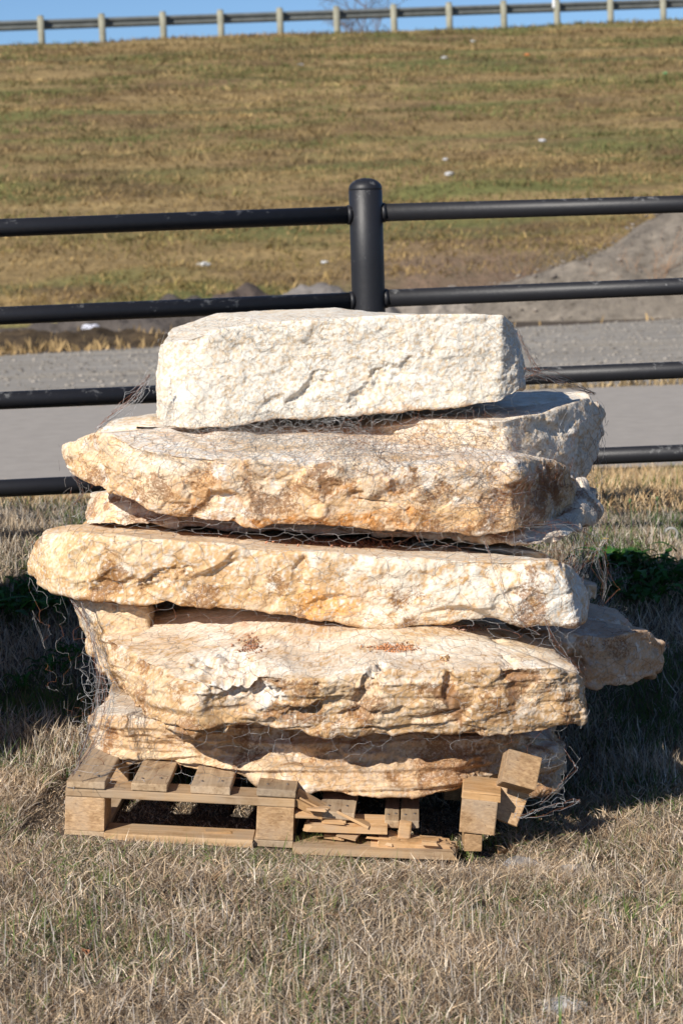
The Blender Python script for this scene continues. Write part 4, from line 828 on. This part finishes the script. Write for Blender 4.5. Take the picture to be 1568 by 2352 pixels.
mound('dirt_mound', 'flat tan spoil bank below the gravel heap', 'dirt mound', 4.6, 31.2, 3.2, .9, .30, (.30, .25, .19), 15, .6, .06)
# ------------------------------------------------------------------ dry bushes, bare tree
def twigs(name, label, cat, base, H, n, spread, r0, mat, seed, depth=3, group=None):
    rng = np.random.default_rng(seed); A, B, Rr = [], [], []
    def grow_(p, d, L, r, lev):
        k = 4
        for i in range(k):
            d2 = d+rng.normal(0, .12, 3); d2 /= np.linalg.norm(d2); q = p+d2*L/k; A.append(p); B.append(q); Rr.append(r*(1-.15*i)); p, d = q, d2
            if lev > 0:
                for _ in range(rng.integers(1, 3)): dd = d+rng.normal(0, .55, 3)*np.array([1, 1, .6]); dd /= np.linalg.norm(dd); grow_(p, dd, L*.55, r*.55, lev-1)
    for i in range(n):
        d = np.array([rng.normal(0, spread), rng.normal(0, spread*.6), 1.0]); d /= np.linalg.norm(d); grow_(np.array([rng.normal(0, .03*H), rng.normal(0, .03*H), -.05]), d, H*rng.uniform(.6, 1), r0, depth)
    o = tubes(name, A, B, np.array(Rr), mat, None); o.location = base; tag(o, label, cat, group); return o
TWIG = plain('dry_twigs', (.33, .22, .15), .9, 0, .2, 5); TWIG2 = plain('reddish_stems', (.42, .24, .13), .9, 0, .2, 5); TWG = plain('grey_branches', (.16, .14, .15), .9, 0, .2, 2)
q = P(845, 92, 78.0); twigs('bare_tree', 'bare leafless tree poking up behind the guardrail', 'tree', (q[0], q[1], q[2]-.6), 2.2, 4, .7, .035, TWG, 4, 3)
for i, (px, py, yv, hh, lb) in enumerate([(1085, 640, 33.4, 1.1, 'dry pinkish brush between the fence post and the gravel heap'), (985, 650, 33.8, .8, 'low dry brush just right of the fence post'), (1180, 620, 33.5, .9, 'dry brush at the left foot of the gravel heap'),
                                      (1500, 665, 29.6, 1.0, 'reddish weed stems in front of the gravel heap at the right edge'), (560, 640, 32.6, .5, 'reddish dry brush on the peaked soil mound'), (780, 600, 34.5, .6, 'dry brush directly behind the fence post'), (1410, 668, 29.8, .7, 'thin reddish weeds in front of the gravel heap')]):
    q = P(px, py, yv); twigs('dry_bush', lb, 'bush', (q[0], q[1], 0.15), hh, 7, .8, .006, TWIG2 if i in (3, 6, 4) else TWIG, 20+i, 2, 'dry bushes beyond the lot')
# ------------------------------------------------------------------ litter
def scrap(name, label, cat, p, size, col, seed, rough=.5, group='litter scraps', alpha=None, flat=.5):
    rng = np.random.default_rng(seed); bm = bmesh.new(); bmesh.ops.create_icosphere(bm, subdivisions=3, radius=size)
    for v in bm.verts:
        k = 1+.35*float(pn(np.array([v.co[:]])/size, .7, seed)[0])+.12*rng.normal(); v.co = Vector((v.co.x*k*1.25, v.co.y*k, v.co.z*k*flat))
    M = plain(name+'_material', col, rough, 0, .08, 40)
    if alpha: b_ = M.node_tree.nodes['Principled BSDF']; b_.inputs['Transmission Weight'].default_value = .75; b_.inputs['Alpha'].default_value = alpha
    o = bmobj(name, bm, M); o.location = tuple(p); tag(o, label, cat, group); return o
def on_slope(px, py):
    y = 36.0
    d = P(px, py, 1)-CAM; best = None
    for yv in np.arange(30, 70, .1):
        s = (yv-CAM[1])/d[1]; q = CAM+d*s
        if q[2] <= float(emb_z(np.array([q[0]]), np.array([yv]))[0]): return q
    return q
for i, (px, py, s, c, lb) in enumerate([(1033, 402, .085, (.62, .62, .62), 'white scrap on the slope just right of the fence post top'), (468, 610, .09, (.6, .6, .58), 'white scrap on the slope above the soil ridge'), (690, 150, .06, (.62, .65, .75), 'pale blue scrap high on the slope left of centre'),
                                     (1085, 96, .06, (.6, .6, .6), 'small white scrap just below the guardrail right of centre'), (1020, 134, .07, (.6, .6, .6), 'grey scrap high on the slope right of centre'), (1210, 128, .06, (.75, .22, .06), 'orange scrap high on the slope'),
                                     (1526, 170, .05, (.15, .6, .25), 'green scrap near the right edge of the slope'), (1245, 325, .07, (.6, .6, .62), 'grey scrap on the mid slope at the right'), (1022, 368, .05, (.6, .6, .62), 'tiny grey scrap above the large white scrap'), (745, 605, .05, (.7, .7, .7), 'tiny white scrap on the slope left of the fence post')]):
    scrap('litter', lb, 'litter', on_slope(px, py)+np.array([0, -.05, .03]), s, c, 40+i)
q = P(210, 752, 26.5); scrap('litter', 'pale plastic litter on the dark soil bank at the left', 'litter', q, .10, (.6, .6, .66), 61)
q = P(1432, 625, 30.0); scrap('litter', 'black chunk of debris on the gravel heap', 'litter', q+np.array([0, -.1, 0]), .09, (.02, .02, .02), 62)
# heap pebbles
def pebbles(label, pts, sizes, col, seed, name='pebbles', kind='stuff', spread=.25):
    rng = np.random.default_rng(seed); bm = bmesh.new(); bmesh.ops.create_icosphere(bm, subdivisions=1, radius=1); v0 = np.array([v.co[:] for v in bm.verts]); f0 = np.array([[v.index for v in f.verts] for f in bm.faces]); bm.free()
    n = len(pts); s = sizes[:, None, None]; V = np.asarray(pts)[:, None, :]+v0[None]*s*(1+rng.uniform(-.3, .3, (n, len(v0), 1)))*np.array([1.2, 1, .7]); F_ = f0[None]+np.arange(n)[:, None, None]*len(v0)
    c = np.asarray(col)*rng.uniform(.6, 1.4, (n, 1)); return tag(npmesh(name, V.reshape(-1, 3), F_.reshape(-1, 3), CRUMB, np.repeat(c, len(v0), 0)), label, 'pebbles', kind=kind)
hv = np.array([v.co[:] for v in hp.data.vertices])+np.array([8.9, 31.5, 0]); k = rng.choice(np.where(hv[:, 2] > .05)[0], 2200); pebbles('loose pale stones strewn over the gravel heap', hv[k], rng.gamma(2, .007, 2200), (.24, .205, .175), 5)
xg = rng.uniform(-7, 9, 14000); yg = rng.uniform(14.3, 33, 14000); kk = (yg < lot_edge(xg)); xg, yg = xg[kk], yg[kk]; sz = np.clip(rng.gamma(2, .0055, len(xg)), .003, .03); pebbles('grey gravel stones scattered over the lot', np.c_[xg, yg, sz*0+.012], sz, (.26, .235, .205), 6)
# ------------------------------------------------------------------ weeds
def weed(name, label, base, R, n, seed, flower=None, tall=.05):
    """rosette of lobed dandelion-like leaves"""
    rng = np.random.default_rng(seed); V, F_, C = [], [], []; root = empty(name, tuple(base)); tag(root, label, 'weed')
    for i in range(n):
        a = rng.random()*6.28; L = R*rng.uniform(.5, 1.1); w = L*.13; seg = 10; c = np.array([.045, .13, .022])*rng.uniform(.6, 1.6); b0 = len(V); rise = rng.uniform(.2, 1.0)*tall; ox, oy = rng.normal(0, R*.35, 2)
        for s in range(seg+1):
            t = s/seg; ww = w*math.sin(math.pi*min(1, t*.9+.08))*(1.0 if s % 2 else .45); r = L*t; z = rise*math.sin(t*2.4)+.004; px, py = ox+math.cos(a)*r, oy+math.sin(a)*r
            V += [(px-math.sin(a)*ww, py+math.cos(a)*ww, z), (px, py, z-.003), (px+math.sin(a)*ww, py-math.cos(a)*ww, z)]; C += [c]*3
        for s in range(seg):
            q = b0+s*3; F_ += [(q, q+1, q+4, q+3), (q+1, q+2, q+5, q+4)]
    npmesh('leaves', np.array(V), np.array(F_), LEAF, np.array(C), False, root)
    return root
YEL = plain('yellow_petals', (.85, .62, .02), .6, 0, .05); STEM = plain('green_stem', (.10, .15, .05), .6, 0, .1)
def gpt(px, py):
    d = P(px, py, 1)-CAM
    for s in np.arange(.5, 4, .002):
        q = CAM+d*s
        if q[2] <= float(ground_z(q[0], q[1])): return q
    return q
def flower(name, label, pbase, ptop_px, yellow=True, hr=.013):
    base = gpt(*pbase); top = P(ptop_px[0], ptop_px[1], base[1]); root = empty(name, tuple(base)); tag(root, label, 'flower' if yellow else 'seed stalk')
    d = top-base; k = 6; pts = [d*t+np.array([.006*math.sin(t*3), 0, 0]) for t in np.linspace(0, 1, k)]
    tubes('stalk', pts[:-1], pts[1:], .0018, STEM, root)
    bm = bmesh.new()
    if yellow:
        for i in range(44):
            a = i*2.4; r = hr*(.35+.65*((i % 11)/10)); z = d[2]+.003*(1-(r/hr))
            w = .0022; c_, s_2 = math.cos(a), math.sin(a); v = [bm.verts.new((d[0]-s_2*w, d[1]+c_*w, d[2])), bm.verts.new((d[0]+s_2*w, d[1]-c_*w, d[2])), bm.verts.new((d[0]+c_*r+s_2*w, d[1]+s_2*r-c_*w, z+.004)), bm.verts.new((d[0]+c_*r-s_2*w, d[1]+s_2*r+c_*w, z+.004))]; bm.faces.new(v)
        bmobj('petals', bm, YEL, root)
    else:
        bmesh.ops.create_icosphere(bm, subdivisions=2, radius=.0055, matrix=Matrix.Translation(tuple(d))@Matrix.Diagonal((1, 1, 1.7, 1))); bmobj('bud', bm, STEM, root, True)
flower('dandelion', 'yellow dandelion in the sunlit grass right of the stack', (1392, 1275), (1389, 1240)); flower('dandelion', 'yellow dandelion at the left edge beside the golden slab', (52, 1335), (53, 1308))
flower('seed_stalk', 'closed green stalk nearer to the stack on the right', (1445, 1262), (1446, 1150), False); flower('seed_stalk', 'closed green stalk near the right edge', (1498, 1250), (1509, 1145), False)
for i, (px, py, R, n, lb) in enumerate([(1430, 1300, .17, 60, 'large leafy green weed right of the stack nearest the dandelion'), (1530, 1330, .17, 60, 'large leafy green weed at the right edge in the shade'), (1480, 1370, .15, 45, 'dark leafy weed in the shade below the two large weeds'), (30, 1400, .18, 60, 'dark leafy weed in the shade at the left edge'), (115, 1545, .08, 26, 'bright green weed left of the hanging wire'),
                                      (60, 1365, .10, 30, 'small leafy weed under the left tip of the golden slab'), (160, 1510, .06, 18, 'small bright weed beside the hanging wire strands'), (40, 1585, .06, 16, 'small green weed at the left edge in the shade')]):
    weed('leafy_weed', lb, gpt(px, py), R, n, 70+i, tall=.06 if R > .1 else .05)
q = gpt(1540, 1245); bm = bmesh.new(); cs_ = 20
for s in range(cs_):
    a0, a1 = -.9+s/cs_*3.6, -.9+(s+1)/cs_*3.6; w0 = .014*math.sin(math.pi*(s+.3)/(cs_+1)); w1 = .014*math.sin(math.pi*(s+1.3)/(cs_+1))
    for th in (0, 1): pass
    vs = [bm.verts.new((.026*math.cos(a)+0, -.01*k, .030+.026*math.sin(a)+0*w)) for a, w, k in ((a0, w0, 0), (a1, w1, 0), (a1, w1, 2.0), (a0, w0, 2.0))]; bm.faces.new(vs)
bmesh.ops.remove_doubles(bm, verts=bm.verts, dist=.0004); bmesh.ops.solidify(bm, geom=bm.faces[:], thickness=.008)
o = bmobj('curled_strip', bm, plain('grey_plastic', (.34, .34, .31), .6), None, True); o.location = tuple(q); tag(o, 'curled whitish strip lying in the grass at the right edge', 'litter')
# foreground bits
scrap('plastic_scrap', 'clear crumpled plastic scrap in the grass at front right', 'litter', gpt(1195, 2005)+np.array([0, 0, .022]), .030, (.75, .76, .77), 81, .12, alpha=.45, flat=.45)
scrap('plastic_scrap', 'grey flattened plastic scrap at the bottom edge right', 'litter', gpt(1290, 2335)+np.array([0, 0, .022]), .034, (.45, .44, .43), 82, .35, flat=.3)
scrap('fieldstone', 'small grey brown stone in the grass at front right', 'stone', gpt(1310, 2012)+np.array([0, 0, .012]), .022, (.36, .31, .26), 83, .9, group='small stones', flat=.7)
def dry_leaf(label, px, py, s, col, seed, up=.03):
    rng = np.random.default_rng(seed); q = gpt(px, py); bm = bmesh.new(); nx_, ny_ = 10, 6; gr = []
    for i in range(nx_+1):
        t = i/nx_; w = math.sin(math.pi*t)**.7*s*.42*(1+.15*rng.normal()); gr.append([bm.verts.new(((t-.5)*s*1.6, (j/ny_-.5)*2*w, .35*s*((j/ny_-.5)*2)**2+.2*s*math.sin(t*4)+.05*s*rng.normal())) for j in range(ny_+1)])
    for i in range(nx_):
        for j in range(ny_):
            try: bm.faces.new((gr[i][j], gr[i+1][j], gr[i+1][j+1], gr[i][j+1]))
            except ValueError: pass
    o = bmobj('dry_leaf', bm, plain('dry_leaf_material', col, .8, 0, .15, 60), None, True); o.location = tuple(q+np.array([0, 0, up])); o.rotation_euler = (rng.normal(0, .4), rng.normal(0, .3), rng.random()*6.28); tag(o, label, 'leaf')
dry_leaf('curled brown leaf beside the clear plastic scrap', 1152, 1992, .030, (.34, .20, .09), 1)
dry_leaf('brown leaf in the grass at front left', 195, 2225, .016, (.30, .13, .06), 2)
dry_leaf('tan leaf at the bottom left of centre', 715, 2320, .020, (.50, .33, .16), 3)
# pale dry stalks
rng = np.random.default_rng(77); A, B = [], []
for (px, py, hh, w) in [(1325, 2010, .055, .12), (1345, 2010, .06, -.1), (1415, 2015, .06, .06), (1480, 2040, .04, 0), (330, 2130, .04, .3), (1170, 2190, .05, .8), (250, 2290, .05, .4), (700, 2210, .05, .5), (960, 2230, .05, -.6), (1530, 2150, .045, .2), (520, 2260, .04, -.4), (1345, 2030, .05, .2)]:
    q = gpt(px, py)
    for _ in range(4):
        d = np.array([w*.05+rng.normal(0, .008), rng.normal(0, .012), hh*rng.uniform(.7, 1.1)]); b0 = q+rng.normal(0, .004, 3)*np.array([1, 1, 0]); A += [b0, b0+d*.5]; B += [b0+d*.5, b0+d+rng.normal(0, .003, 3)]
tubes('dry_stalks', A, B, .0013, plain('pale_straw', (.52, .44, .34), .85, 0, .15, 20), near_turf)
# ------------------------------------------------------------------ neighbouring stack just left of the view (casts the shadow at the left)
def clone(src, loc, rz, label):
    c = src.copy(); scene.collection.objects.link(c); c.location = loc; c.rotation_euler = (0, 0, rz); c['label'] = label; c['group'] = 'slabs of the neighbouring stack'; return c
NB = (-1.80, .58)
zz = .17
np_ = pal.copy(); scene.collection.objects.link(np_); np_.location = (NB[0]-.55, NB[1]-.62, .07); np_['label'] = 'second wooden pallet under the neighbouring stack'
for ch in list(pal.children)[:60]:
    c = ch.copy(); scene.collection.objects.link(c); c.parent = np_
    for g_ in ch.children: d = g_.copy(); scene.collection.objects.link(d); d.parent = c
for src, rz, lb, th, dx in ((SLABI, math.pi, 'layered bottom slab of the neighbouring stack', .15, 0), (SLABG, .1, 'thick second slab of the neighbouring stack', .17, -.05), (SLABF, math.pi+.1, 'golden middle slab of the neighbouring stack', .17, -.1), (SLABB, .0, 'rusty upper slab of the neighbouring stack', .19, -.05), (SLABC, 3.1, 'pale rounded slab near the top of the neighbouring stack', .17, .0), (SLABD, 3.0, 'knobbly slab near the top of the neighbouring stack', .2, 0.0), (SLABA, .2, 'cream top block of the neighbouring stack', .2, 0.02)):
    clone(src, (NB[0]+dx, NB[1], zz), rz, lb); zz += th
